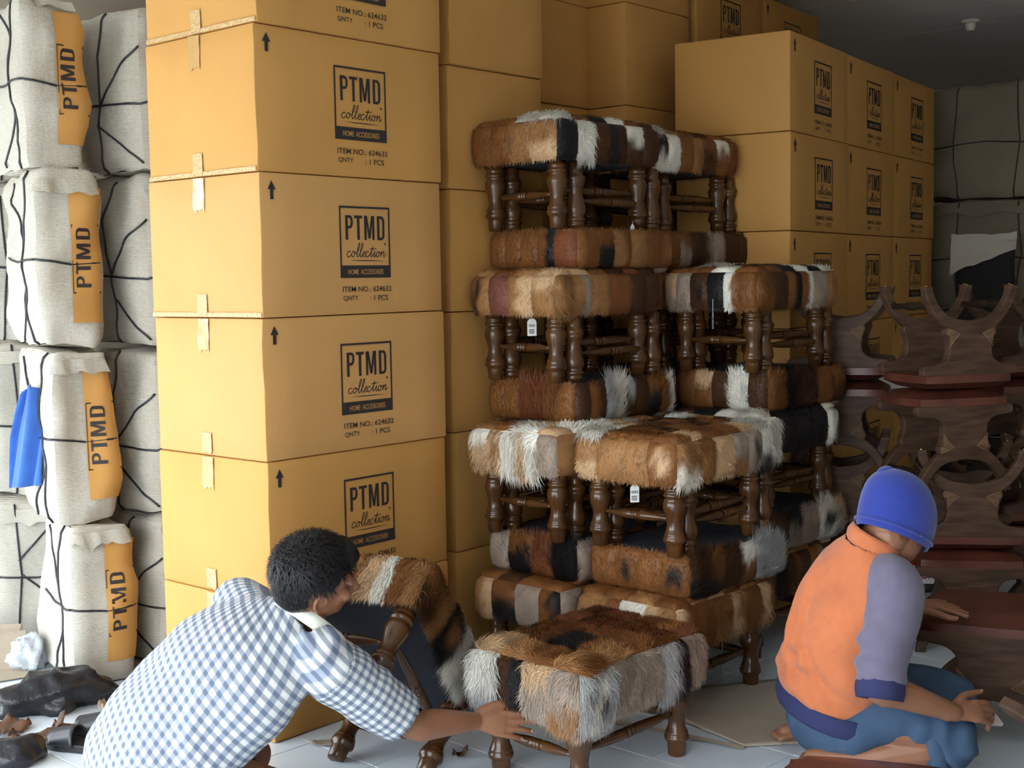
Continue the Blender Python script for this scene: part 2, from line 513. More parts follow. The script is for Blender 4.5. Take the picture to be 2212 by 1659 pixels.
# ------------------------------------------------------------------ fur stools
M['wood'] = mat('turned_dark_wood', (0.030, 0.0115, 0.004), rough=0.24, col2=(0.115, 0.046, 0.012), vscale=9, spec=0.5, detail=6, stretch=(1, 1, .35), bump=0.04, bscale=60)
M['navy'] = mat('navy_cambric', (0.012, 0.014, 0.024), rough=0.95, var=0.15, vscale=40, bump=0.15, bscale=300)
M['tagcard'] = mat('white_tag_card', (0.82, 0.82, 0.80), rough=0.5)
M['string'] = mat('white_string', (0.8, 0.8, 0.78), rough=0.8)

def fur_mat():
    m = bpy.data.materials.new('goat_hide_fur'); m.use_nodes = True
    nt = m.node_tree; b = nt.nodes['Principled BSDF']
    at = nt.nodes.new('ShaderNodeAttribute'); at.attribute_name = 'fur'
    nt.links.new(at.outputs['Color'], b.inputs['Base Color'])
    b.inputs['Roughness'].default_value = 0.48
    sock(b, 'Specular IOR Level', 0.22); sock(b, 'Sheen Weight', 0.0); sock(b, 'Sheen Roughness', 0.4)
    return m
M['fur'] = fur_mat()

FUR = {'B': (.185, .072, .021), 'T': (.285, .138, .052), 'L': (.52, .34, .19), 'W': (.78, .74, .66), 'K': (.012, .011, .012),
       'D': (.060, .025, .011), 'R': (.165, .053, .021), 'G': (.31, .240, .190), 'S': (.42, .41, .41), 'C': (.17, .062, .045)}
HX, HY, LEG, SEAT, RR = .29, .21, .235, .155, .034
ZB, ZT = LEG, LEG + SEAT

def rounded(P):
    lo = np.array([-HX + RR, -HY + RR, ZB + RR * .6]); hi = np.array([HX - RR, HY - RR, ZT - RR])
    q = np.clip(P, lo, hi); d = P - q
    n = d / np.maximum(np.linalg.norm(d, axis=-1, keepdims=True), 1e-9)
    return q + n * RR, n

def face_pts(face, u, v):
    """u along the face as seen from outside left to right, v from bottom to top (top face: u = x, v = y)"""
    o = np.ones_like(u)
    if face == '-x': P = np.stack([-HX * o, HY - 2 * HY * u, ZB + SEAT * v], -1)
    elif face == '+x': P = np.stack([HX * o, -HY + 2 * HY * u, ZB + SEAT * v], -1)
    elif face == '-y': P = np.stack([-HX + 2 * HX * u, -HY * o, ZB + SEAT * v], -1)
    elif face == '+y': P = np.stack([HX - 2 * HX * u, HY * o, ZB + SEAT * v], -1)
    else: P = np.stack([-HX + 2 * HX * u, -HY + 2 * HY * v, ZT * o], -1)
    return P

def patch_surface(face, u0, u1, v0, v1, a, b, puff):
    u = u0 + (u1 - u0) * a; v = v0 + (v1 - v0) * b
    P, n = rounded(face_pts(face, u, v))
    e = (1 - (2 * a - 1) ** 6) * (1 - (2 * b - 1) ** 6)
    crown = 0.0
    if face == 'top': crown = .012 * (1 - (2 * u - 1) ** 2) * (1 - (2 * v - 1) ** 2)
    else: crown = .010 * (1 - (2 * b - 1) ** 2)
    return P + n * (puff * e + crown)[..., None], n

def smooth_noise(rng, k=5):
    f = rng.uniform(-9, 9, (k, 2)); p = rng.uniform(0, 6.28, k)
    return lambda a, b: sum(np.sin(f[i, 0] * a + f[i, 1] * b + p[i]) for i in range(k)) / k

def fur_color(tok, rng):
    cols = [np.array(FUR[c]) for c in tok if c in FUR]
    nz, nz2 = smooth_noise(rng), smooth_noise(rng)
    mode = rng.integers(0, 5)
    def f(a, b):
        base = np.broadcast_to(cols[0], a.shape + (3,)).copy()
        base = base * (1 + .28 * nz2(a, b))[..., None]
        if len(cols) > 1:
            g = [a - .55, .45 - a, .38 - b, b - .62, .22 - np.hypot(a - .5, b - .5)][mode]
            mk = 1 / (1 + np.exp(-(g + .22 * nz(a * 1.6, b * 1.6)) * 26))
            base = base * (1 - mk)[..., None] + cols[1] * mk[..., None]
        if len(cols) > 2:
            mk = 1 / (1 + np.exp(-(np.abs(a - .3 - .3 * b) * -1 + .10 + .12 * nz(a * 2 + 3, b * 2)) * 40))
            base = base * (1 - mk)[..., None] + cols[2] * mk[..., None]
        return np.clip(base, .006, .9)
    return f

def patch_mesh(face, u0, u1, v0, v1, tok, nh, rng, long_=None):
    ln = .016
    if '*' in tok: ln = .050
    if '+' in tok: ln = .030
    if '-' in tok: ln = .008
    n = 7
    A, Bq = np.meshgrid(np.linspace(0, 1, n), np.linspace(0, 1, n))
    P, N = patch_surface(face, u0, u1, v0, v1, A, Bq, .008)
    col = fur_color(tok, rng)
    V = [P.reshape(-1, 3)]; C = [col(A, Bq).reshape(-1, 3)]
    F4 = [(j * n + i, j * n + i + 1, (j + 1) * n + i + 1, (j + 1) * n + i) for j in range(n - 1) for i in range(n - 1)]
    loops = list(F4); cnt = n * n
    tri = np.zeros((0, 3), int); quad = np.zeros((0, 4), int)
    if nh:
        nh = int(nh)
        a, b = rng.uniform(.0, 1, nh), rng.uniform(.0, 1, nh)
        if face != 'top':   # a thicker fringe along the lower edge
            k = nh // 7; b[:k] = rng.uniform(0, .08, k)
        R, Nn = patch_surface(face, u0, u1, v0, v1, a, b, .008)
        c = col(a, b) * (1 + rng.normal(0, .16, nh))[:, None]
        nz = smooth_noise(rng)
        th = nz(a, b) * 1.1 + rng.normal(0, .35, nh)
        if face == 'top':
            th = th + rng.uniform(0, 6.28)
            t0 = np.stack([np.cos(th), np.sin(th), np.zeros(nh)], 1)
        else:
            side = {'-x': (0, -1, 0), '+x': (0, 1, 0), '-y': (1, 0, 0), '+y': (-1, 0, 0)}[face]
            t0 = np.stack([np.sin(th) * side[0], np.sin(th) * side[1], -np.cos(th)], 1)
        t0 = t0 - Nn * (t0 * Nn).sum(1)[:, None]
        t0 /= np.maximum(np.linalg.norm(t0, axis=1), 1e-6)[:, None]
        L = ln * rng.uniform(.5, 1.35, nh)[:, None]
        lift = rng.uniform(.22, .55, nh)[:, None] * (1.0 if ln > .02 else .8)
        d1 = t0 * (1 - lift) + Nn * lift
        d2 = t0 * .95 + Nn * (.12 + .15 * rng.uniform(-1, 1, nh)[:, None])
        p1 = R + d1 * L * .5; p2 = p1 + d2 * L * .55
        if ln > .02: p2 = p2 + np.array([0, 0, -1]) * L * .18 * rng.uniform(.2, 1.4, nh)[:, None]
        wv = np.cross(t0, Nn); wv /= np.maximum(np.linalg.norm(wv, axis=1), 1e-6)[:, None]
        wd = (.0010 if ln < .02 else .0012) * rng.uniform(.6, 1.4, nh)[:, None]
        R0 = R - Nn * .001
        blk = np.stack([R0 - wv * wd, R0 + wv * wd, p1 + wv * wd * .75, p1 - wv * wd * .75, p2], 1)
        V.append(blk.reshape(-1, 3))
        C.append(np.repeat(np.clip(c, .005, .92), 5, 0))
        base = cnt + 5 * np.arange(nh)
        quad = np.stack([base, base + 1, base + 2, base + 3], 1); tri = np.stack([base + 3, base + 2, base + 4], 1)
    V = np.concatenate(V); C = np.concatenate(C)
    q = np.concatenate([np.array(F4), quad]) if len(quad) else np.array(F4)
    me = bpy.data.meshes.new('fur_patch')
    nq, ntr = len(q), len(tri)
    me.vertices.add(len(V)); me.vertices.foreach_set('co', V.astype(np.float32).ravel())
    me.loops.add(nq * 4 + ntr * 3)
    me.loops.foreach_set('vertex_index', np.concatenate([q.ravel(), tri.ravel()]).astype(np.int32))
    me.polygons.add(nq + ntr)
    st = np.concatenate([np.arange(nq) * 4, nq * 4 + np.arange(ntr) * 3]).astype(np.int32)
    me.polygons.foreach_set('loop_start', st)
    me.update(calc_edges=True)
    me.polygons.foreach_set('use_smooth', np.ones(nq + ntr, bool))
    ca = me.attributes.new('fur', 'FLOAT_COLOR', 'POINT')
    ca.data.foreach_set('color', np.concatenate([C, np.ones((len(C), 1))], 1).astype(np.float32).ravel())
    me.materials.append(M['fur'])
    return me

# turned leg, foot at z = 0
LEGP = [(.0235, 0), (.0265, .002), (.029, .036), (.030, .044), (.0375, .050), (.0385, .057), (.0375, .064), (.034, .068), (.0355, .072), (.034, .077),
        (.0285, .088), (.0255, .103), (.0262, .118), (.031, .138), (.036, .156), (.0375, .170), (.0345, .184), (.029, .192), (.0335, .197), (.0365, .203),
        (.0335, .209), (.030, .213), (.033, .218), (.0335, .224), (.030, .228), (.030, .238)]
_mb = MB(); _mb.lathe(LEGP, 22); LEG_ME = _mb.mesh('leg', M['wood'])
LX, LY = .228, .153
def spindle(length):
    pr = []
    for t, r in [(0, .007), (.06, .0085), (.25, .0145), (.38, .0165), (.43, .0155), (.435, .013), (.447, .013), (.452, .0165), (.475, .0165), (.48, .013), (.492, .013), (.497, .0165), (.52, .0165), (.525, .013), (.537, .013), (.542, .0155), (.6, .0165), (.75, .0145), (.94, .0085), (1, .007)]:
        pr.append((r, t * length))
    mb = MB(); mb.lathe(pr, 12)
    return mb.mesh('stretcher', M['wood'])
SP_S, SP_L = spindle(2 * LY - .05), spindle(2 * LX - .05)
_cl = MB()
_cl.add([(-HX + .02, -HY + .02, LEG + .004), (HX - .02, -HY + .02, LEG + .004), (HX - .02, HY - .02, LEG + .004), (-HX + .02, HY - .02, LEG + .004),
         (-HX + .012, -HY + .012, LEG + .05), (HX - .012, -HY + .012, LEG + .05), (HX - .012, HY - .012, LEG + .05), (-HX + .012, HY - .012, LEG + .05)],
        [(3, 2, 1, 0), (0, 1, 5, 4), (1, 2, 6, 5), (2, 3, 7, 6), (3, 0, 4, 7)])
CLOTH_ME = _cl.mesh('underside_cloth', M['navy'], smooth=False)
_generic = {}

def fur_stool(label, group, loc, rot, faces, seed, hair=420, top=None, tophair=160, hidden=False):
    rng = np.random.default_rng(seed)
    o = empty('fur_stool', loc); o.rotation_euler = rot
    tag(o, label, 'stool', group)
    inst('underside_cloth', CLOTH_ME, o)
    for sx in (-1, 1):
        for sy in (-1, 1):
            inst('leg', LEG_ME, o, (sx * LX, sy * LY, 0), (0, 0, rng.uniform(0, 6)))
    for sx in (-1, 1): inst('stretcher', SP_S, o, (sx * LX, LY - .025, .122), (math.pi / 2, 0, 0))
    for sy in (-1, 1): inst('stretcher', SP_L, o, (-LX + .025, sy * LY, .136), (0, math.pi / 2, 0))
    for face in ('-x', '+x', '-y', '+y', 'top'):
        toks = faces.get(face)
        if face == 'top':
            rows = top or ['BTBDRB', 'BRTBBD', 'DBLTRB', 'RBTBDB']
            if isinstance(rows[0], str) and ' ' not in rows[0]: rows = [' '.join(r) for r in rows]
            rows = [r.split() for r in rows]
            for j, r in enumerate(rows):
                for i, tk in enumerate(r):
                    nh = tophair if (faces or top) else 0
                    key = ('top', i, j, len(r), len(rows))
                    if hidden or not tophair:
                        if key not in _generic: _generic[key] = patch_mesh('top', i / len(r), (i + 1) / len(r), j / len(rows), (j + 1) / len(rows), tk, 0, rng)
                        inst('fur_patch', _generic[key], o)
                    else:
                        inst('fur_patch', patch_mesh('top', i / len(r), (i + 1) / len(r), j / len(rows), (j + 1) / len(rows), tk, nh * (2.0 if '*' in tk else 1), rng), o)
            continue
        if toks:
            tk = toks.split(); ws = np.array([1.0 + rng.uniform(-.18, .18) for _ in tk]); e = np.concatenate([[0], np.cumsum(ws / ws.sum())])
            for i, t in enumerate(tk):
                inst('fur_patch', patch_mesh(face, e[i], e[i + 1], 0, 1, t, hair * (1.9 if '*' in t else 1.3 if '+' in t else 1), rng), o)
        else:
            k = 4 if face[1] == 'x' else 6
            for i in range(k):
                key = (face, i)
                if key not in _generic: _generic[key] = patch_mesh(face, i / k, (i + 1) / k, 0, 1, 'BTDBRK'[i], 60, rng)
                inst('fur_patch', _generic[key], o)
    return o

def hang_tag(o, loc, rot, size=(.034, .062), printed=True, string=.05):
    """price tag on a string, in the stool's frame"""
    mb = MB(); w_, h_ = size
    mb.add([(-w_ / 2, 0, -h_), (w_ / 2, 0, -h_), (w_ / 2, 0, -.01), (w_ / 2 - .008, 0, 0), (-w_ / 2 + .008, 0, 0), (-w_ / 2, 0, -.01)], [(0, 1, 2, 3, 4, 5)])
    mb.add([(p[0], .0006, p[2]) for p in [(-w_ / 2, 0, -h_), (w_ / 2, 0, -h_), (w_ / 2, 0, -.01), (w_ / 2 - .008, 0, 0), (-w_ / 2 + .008, 0, 0), (-w_ / 2, 0, -.01)]], [(5, 4, 3, 2, 1, 0)])
    if printed:
        for k in range(9): rect3 = [(-.012 + k * .0027, -.0004, -.030), (-.012 + k * .0027 + (.0016 if k % 3 else .0008), -.0004, -.030), (-.012 + k * .0027 + (.0016 if k % 3 else .0008), -.0004, -.020), (-.012 + k * .0027, -.0004, -.020)]; mb.add(rect3, [(0, 1, 2, 3)], 1)
        for z0 in (-.041, -.047, -.053): mb.add([(-.011, -.0004, z0), (.009, -.0004, z0), (.009, -.0004, z0 + .003), (-.011, -.0004, z0 + .003)], [(0, 1, 2, 3)], 1)
    mb.tube([(0, 0, -.004), (.002, .001, string * .5), (0, 0, string)], .0008, 4, 2)
    p = mb.build('price_tag', [M['tagcard'], M['ink'], M['string']], o, smooth=False)
    p.location = loc; p.rotation_euler = rot
    tag(p, label='white price tag on a thin string')
    return p

PER = 2 * SEAT + LEG
LV = {7: 0.0, 6: SEAT + LEG, 5: PER, 4: PER + SEAT + LEG, 3: 2 * PER, 2: 2 * PER + SEAT + LEG, 1: 3 * PER}
COLS = {'L': {7: (.205, 4.73), 6: (.205, 4.73), 5: (.200, 4.715), 4: (.212, 4.82), 3: (.208, 4.84), 2: (.222, 4.90), 1: (.218, 4.905)},
        'C': {7: (.565, 4.46), 6: (.560, 4.455), 5: (.562, 4.45)},
        'Q': {7: (.955, 5.13), 6: (.95, 5.13), 5: (.96, 5.12), 4: (.95, 5.14), 3: (.955, 5.15)},
        'H': {k: (.606, 5.43) for k in range(1, 8)}}
CN = {'L': 'left column of the stack', 'C': 'low front column of the stack', 'Q': 'column beside the dark carved stools', 'H': 'rear column of the stack'}
LN = {7: 'on the floor', 6: 'second from the floor', 5: 'third from the floor', 4: 'fourth from the floor', 3: 'fifth from the floor', 2: 'sixth from the floor', 1: 'topmost'}
FS = {('L', 1): ('B B T TL', 'K W+ D DK DW D', ['W* B K+ W+ B D', 'W* B D B L B', 'B D K+ K* D R', 'B K* D B R D']),
      ('H', 1): (None, 'KW W B- T DB BW R', ['W* T B D B R', 'L T B D R D', 'B D B D B R', 'D B D B R D']),
      ('L', 2): ('R- BK B B B', 'B KB TB T B RT', None), ('H', 2): (None, 'B GB D GD G D D', None),
      ('L', 3): ('TBK- C- LT TL', 'T+ TG T RB D D', ['L+ L B D R D', 'T B W+ K D B', 'B L W D B R', 'T B D B D R']),
      ('Q', 3): ('LG G DK K WB B', 'B+ D KB BW G T', ['B B K W K W+', 'W B K D K W', 'B W* K K D L', 'B W K K W* L']),
      ('L', 4): ('B BR* R* B B', 'D- DB WS* DS D KB BW+', None), ('Q', 4): ('D W+ D- BL B', 'B+ DK* D+ B DB', None),
      ('L', 5): ('LW+ LT+ W* WL* G', 'T B', ['L W* W* L G T', 'W* L W* B T B', 'B D B D B D', 'T D B D B D']),
      ('C', 5): ('TL T T BL', 'TW+ TB L GT GK WK+', ['B BL R B L W*', 'B BK B D B B', 'B B D R D B', 'W* W L D D W*']),
      ('Q', 5): (None, 'W* K- K- K- WK', ['W* K K K K W', 'W K D K K K', 'K K W K D K', 'D K K K W K']),
      ('L', 6): ('K* R+ KB+ G', 'G B D B K G', None), ('C', 6): ('BK B BK B', 'DK* BK+ D+ BW S* S+', None), ('Q', 6): (None, 'D+ GK+ G+ WK* GL+', None),
      ('L', 7): ('TL KB G- BK', 'G B D B K G', ['B D T B D G', 'B D B T D B', 'D B D T B D', 'B D T B D G']),
      ('C', 7): ('TW BT LW TL', 'BL+ B+ BT+ TL+ B+ BL+', ['B T L B T R', 'T L B T B R', 'B T B L B T', 'B T R B T B']),
      ('Q', 7): (None, 'B+ K+ BD+ D BT D', None)}
stools = {}
_sd = 100
for cn, lv in COLS.items():
    for k in sorted(lv, reverse=True):
        _sd += 1
        x, y = lv[k]; inv = k in (2, 4, 6)
        lab = ('upturned fur stool, ' if inv else 'upright fur stool, ') + LN[k] + ', ' + CN[cn]
        sp = FS.get((cn, k)); yaw = YAW + R_.uniform(-.025, .025)
        faces = {}
        if sp:
            if sp[0]: faces['-x'] = sp[0]
            # the long side seen from here; on an upturned stool its other side is turned to us and runs the other way
            if inv: faces['+y'] = ' '.join(reversed(sp[1].split()))
            else: faces['-y'] = sp[1]
        loc = Vector((x, y, LV[k]))
        if inv: loc = loc + A1 * .082 + Vector((0, 0, LEG + SEAT))
        stools[(cn, k)] = fur_stool(lab, 'patchwork fur stools in the stack', loc, (math.pi, 0, yaw) if inv else (0, 0, yaw), faces, _sd,
                                    hair=330 if cn != 'H' or k < 3 else 60, top=sp[2] if sp and len(sp) > 2 else None,
                                    tophair=0 if (inv or cn == 'H' and k > 1 or not sp or (cn, k) in (('L', 7), ('Q', 7))) else (380 if (cn, k) == ('C', 5) else 200), hidden=(sp is None))
# the stool set down in front
fs = fur_stool('shaggy patchwork fur stool standing on the tiles in front of the stack', 'patchwork fur stools in the stack', (.217, 3.80, 0), (0, 0, .812),
               {'-x': 'WS* DK GL+ GT*', '-y': 'SKW* G+ G+ SK* G+'}, 900, hair=1500,
               top=['TB* TB* B* RB+ BR+', 'B+ K* RB+ R+ B+', 'T+ BR+ R+ RD+ R+', 'L* B+ BR+ R+ RD+'], tophair=800)
# the stool tipped forward beside the kneeling man
TH = math.radians(53)
hB = Vector((.41, .912, 0)).normalized()
Lx = hB * -math.cos(TH) + Vector((0, 0, math.sin(TH))); Uz = hB * math.sin(TH) + Vector((0, 0, math.cos(TH))); By = Uz.cross(Lx)
pB, pC = Vector((-.559, 3.83, 0)), Vector((-.288, 3.707, 0))
org = (pB + pC) / 2 + Lx * LX + Uz * .016
ts = fur_stool('patchwork fur stool tipped up to show its navy underside', 'patchwork fur stools in the stack', (0, 0, 0), (0, 0, 0),
               {'+x': 'W+ TB+ LW+ BT+', '+y': 'BD+ T+ KT* W* W* RB+ SK*', '-x': 'B D B T'}, 901, hair=1300, tophair=120)
ts.matrix_world = Matrix(((Lx.x, By.x, Uz.x, org.x), (Lx.y, By.y, Uz.y, org.y), (Lx.z, By.z, Uz.z, org.z), (0, 0, 0, 1)))
# price tags
def tag_world(st, p, size=(.034, .062), turn=0.0, string=.05):
    mw = st.matrix_world if st is ts else Matrix.Translation(st.location) @ st.rotation_euler.to_matrix().to_4x4()
    q = mw.inverted() @ Vector(p)
    r = (mw.inverted().to_3x3() @ Matrix.Rotation(turn, 3, 'Z')).to_euler()
    hang_tag(st, q, r, size, string=string)
tag_world(stools[('L', 3)], (.075, 4.66, 1.315), (.034, .062), .25)
tag_world(stools[('C', 5)], (.405, 4.30, .765), (.030, .060), .1)
tag_world(stools[('L', 2)], (.46, 4.88, 1.655), (.022, .055), -.9, .01)
tag_world(stools[('C', 7)], (.72, 4.44, .17), (.030, .10), 1.35, .08)
tag_world(stools[('Q', 3)], (.76, 4.88, 1.32), (.030, .062), 1.2)
# ------------------------------------------------------------------ dark carved stools with leather seats
M['dark'] = mat('dark_stained_timber', (0.045, 0.023, 0.014), rough=0.58, col2=(0.110, 0.060, 0.038), vscale=5, spec=0.25, detail=8, stretch=(1.2, 1, 9), bump=0.05, bscale=30)
M['carve'] = mat('carved_pale_inlay', (0.26, 0.15, 0.075), rough=0.45, var=0.2, vscale=20)
M['leather'] = mat('oxblood_leather', (0.105, 0.030, 0.018), rough=0.36, var=0.25, vscale=9, spec=0.5, bump=0.12, bscale=90)
M['rod'] = mat('black_turned_rod', (0.02, 0.012, 0.009), rough=0.35)
M['brass'] = mat('brass_stud', (0.55, 0.36, 0.10), rough=0.3, metal=0.9)

def panel_outline():
    """right half, feet at z=0, seat edge at z=.335; then mirrored"""
    right = []
    # outer side of the arc from its foot up to the neck
    outer = spline([(.236, 0.0), (.224, .045), (.190, .098), (.150, .136), (.122, .156)], 5)
    neck = spline([(.122, .156), (.127, .172), (.113, .205), (.108, .236), (.116, .266), (.145, .287), (.190, .294), (.226, .297)], 5)
    tip = [(.236, .303), (.239, .316), (.236, .329), (.228, .335)]
    right = [tuple(p) for p in outer] + [tuple(p) for p in neck[1:]] + tip
    inner = spline([(.196, 0.0), (.180, .042), (.145, .086), (.090, .116), (0.0, .130)], 6)
    inner = [tuple(p) for p in inner]
    left = [(-x, z) for x, z in reversed(right)]
    # counter-clockwise: right foot outer -> up -> seat -> left -> left foot -> inner arc back
    return right + left + [(-x, z) for x, z in inner] + [(x, z) for x, z in reversed(inner[:-1])]

def panel_mesh(th=.036):
    o = panel_outline()
    bm = bmesh.new()
    f = [bm.verts.new((x, -th / 2, z)) for x, z in o]
    face = bm.faces.new(f)
    r = bmesh.ops.extrude_face_region(bm, geom=[face])
    for v in [g for g in r['geom'] if isinstance(g, bmesh.types.BMVert)]: v.co.y += th
    bmesh.ops.recalc_face_normals(bm, faces=bm.faces)
    eds = [e for e in bm.edges if len(e.link_faces) == 2 and e.calc_face_angle() > 1.2 and abs(e.verts[0].co.y - e.verts[1].co.y) < .001]
    bmesh.ops.bevel(bm, geom=eds, offset=.006, segments=2, profile=.5, affect='EDGES')
    bmesh.ops.triangulate(bm, faces=[q for q in bm.faces if len(q.verts) > 4])
    me = bpy.data.meshes.new('side_panel'); bm.to_mesh(me); bm.free()
    me.materials.append(M['dark'])
    return me

def carve_mesh(s):
    """nested chevrons carved beside the neck"""
    mb = MB()
    if True:
        for k in range(4):
            t = k / 4
            cx, cz = s * (.058 + .052 * t), .178 + .010 * t
            pa = (s * (.119 + .001 * k), .158 + .006 * k); pb = (s * .109, .226 - .011 * k)
            pts = [(pa[0], pa[1]), ((cx + pa[0]) / 2, (cz + pa[1]) / 2 - .002), (cx, cz), ((cx + pb[0]) / 2 + s * .004, (cz + pb[1]) / 2 - .002), (pb[0], pb[1])]
            P = [(p[0], p[1]) for p in pts]
            mb.tube([(x, 0, z) for x, z in P], .0019, 6)
    return mb.mesh('carved_chevrons', M['carve'])

def seat_mesh(wx=.228, wy=.152, z0=.333, z1=.390):
    bm = box_bm(-wx, wx, -wy, wy, z0, z1)
    bmesh.ops.subdivide_edges(bm, edges=list(bm.edges), cuts=7, use_grid_fill=True)
    for v in bm.verts:
        x, y = v.co.x / wx, v.co.y / wy
        q = (1 - x ** 4) * (1 - y ** 4)
        if v.co.z > z0 + .03: v.co.z = z0 + .028 + (z1 - z0 - .028) * (q ** .4 if q > 0 else 0)
        # rounded corners in plan
        if abs(x) > .8 and abs(y) > .7:
            v.co.x *= 1 - .06 * (abs(x) - .8) / .2; v.co.y *= 1 - .08 * (abs(y) - .7) / .3
    me = bpy.data.meshes.new('leather_seat'); bm.to_mesh(me); bm.free()
    me.materials.append(M['leather']); me.polygons.foreach_set('use_smooth', [True] * len(me.polygons))
    me.set_sharp_from_angle(angle=math.radians(50))
    return me

PAN, CAR, SEA = panel_mesh(), (carve_mesh(-1), carve_mesh(1)), seat_mesh()
_mb = MB(); _mb.tube([(0, -.13, 0), (0, -.125, 0), (0, -.12, 0), (0, -.1, 0), (0, -.09, 0), (0, -.03, 0), (0, -.025, 0), (0, 0, 0), (0, .025, 0), (0, .03, 0), (0, .09, 0), (0, .1, 0), (0, .12, 0), (0, .13, 0)],
                     [.010, .010, .013, .013, .010, .012, .015, .016, .015, .012, .010, .013, .013, .010], 10); ROD = _mb.mesh('cross_rod', M['rod'])
_bm = bmesh.new(); bmesh.ops.create_uvsphere(_bm, u_segments=8, v_segments=6, radius=.0065); STUD = bpy.data.meshes.new('brass_stud'); _bm.to_mesh(STUD); _bm.free(); STUD.materials.append(M['brass'])

def carved_stool(label, loc, yaw, inv=False, rot=None, group='dark carved stools'):
    o = empty('carved_stool', loc)
    o.rotation_euler = rot if rot else ((math.pi, 0, yaw) if inv else (0, 0, yaw))
    tag(o, label, 'stool', group); o.scale = (.87, 1, 1)
    for sy in (-1, 1):
        p = inst('side_panel', PAN, o, (0, sy * .135, 0))
        
        for c_ in CAR: inst('carved_chevrons', c_, p, (0, sy * .0185, 0))
        for sx in (-1, 1): inst('brass_stud', STUD, p, (sx * .216, 0, .001))
    inst('leather_seat', SEA, o)
    for sx in (-1, 1): inst('cross_rod', ROD, o, (sx * .183, 0, .075))
    return o

HS = .392
def carved_column(name, spots):
    z = [0, 2 * HS, 2 * HS - .165, 4 * HS - .165]
    lab = ['lowest', 'second from the floor', 'third from the floor', 'topmost']
    for i, (x, y, yw) in enumerate(spots):
        carved_stool(('upturned ' if i in (1, 3) else 'upright ') + 'carved stool, ' + lab[i] + ' ' + name, (x, y, z[i]), yw, inv=i in (1, 3))
carved_column('of the pile beyond the blue cap', [(1.765, 5.00, -.18), (1.76, 5.01, -.14), (1.675, 5.02, .26), (1.68, 5.00, .30)])
carved_column('in the pile behind the fur stools', [(1.40, 5.50, -.35), (1.40, 5.50, -.30), (1.40, 5.49, -.32), (1.40, 5.48, -.36)])
carved_column('of the pile at the right picture edge', [(2.17, 5.50, .30), (2.165, 5.50, .34), (2.16, 5.51, .32), (2.165, 5.50, .36)])
ns_ = carved_stool('dark carved stool with red-brown seat, touched by the crouching man\'s spread hand', (1.56, 4.12, 0), -.42); ns_.scale = (.98, 1.45, 1.0)
carved_stool('red-brown leather seated stool cut off by the bottom picture edge', (.755, 2.675, 0), -.30)
carved_stool('dark carved stool lying on its side by the sanding hand', (1.50, 3.50, .235), 0, rot=(math.radians(90), math.radians(52), .5))

# black upholstered chair back half wrapped in paper, in front of the dim parcels
ch = empty('upholstered_chair', (2.60, 7.12, 0), -.5); tag(ch, 'black chair back under a torn pale paper cover, in front of the dim parcels', 'chair')
M['blackcloth'] = mat('black_upholstery_cloth', (0.006, 0.006, 0.007), rough=0.85)
obj_from_bm('backrest', box_bm(-.15, .15, -.05, .05, .55, 1.60, .03, 3), M['blackcloth'], ch, smooth=True)
obj_from_bm('seat', box_bm(-.20, .20, -.45, .05, .40, .54, .03, 3), M['blackcloth'], ch, smooth=True)
for sx in (-1, 1):
    for y in (-.42, .02): obj_from_bm('leg', box_bm(sx * .17 - .02, sx * .17 + .02, y - .02, y + .02, 0, .42, .004, 1), M['dark'], ch)
# ------------------------------------------------------------------ parcels wrapped in corrugated paper
M['paper'] = mat('single_faced_corrugated_paper', (0.53, 0.495, 0.425), rough=0.8, var=0.05, vscale=3, spec=0.2)
wave_bump(M['paper'], 72, 0.55, 'Z', 0.004)
M['paper_shaded'] = mat('shade_darkened_corrugated_paper', (0.27, 0.225, 0.165), rough=0.85, var=0.08, vscale=3, spec=0.2)  # same wrapping paper, colour darkened to imitate shade on the back parcels
wave_bump(M['paper_shaded'], 72, 0.5, 'Z', 0.004)
M['cord'] = mat('black_plastic_cord', (0.018, 0.019, 0.026), rough=0.4)
M['blackhole'] = mat('black_upholstery', (0.008, 0.008, 0.009), rough=0.8)

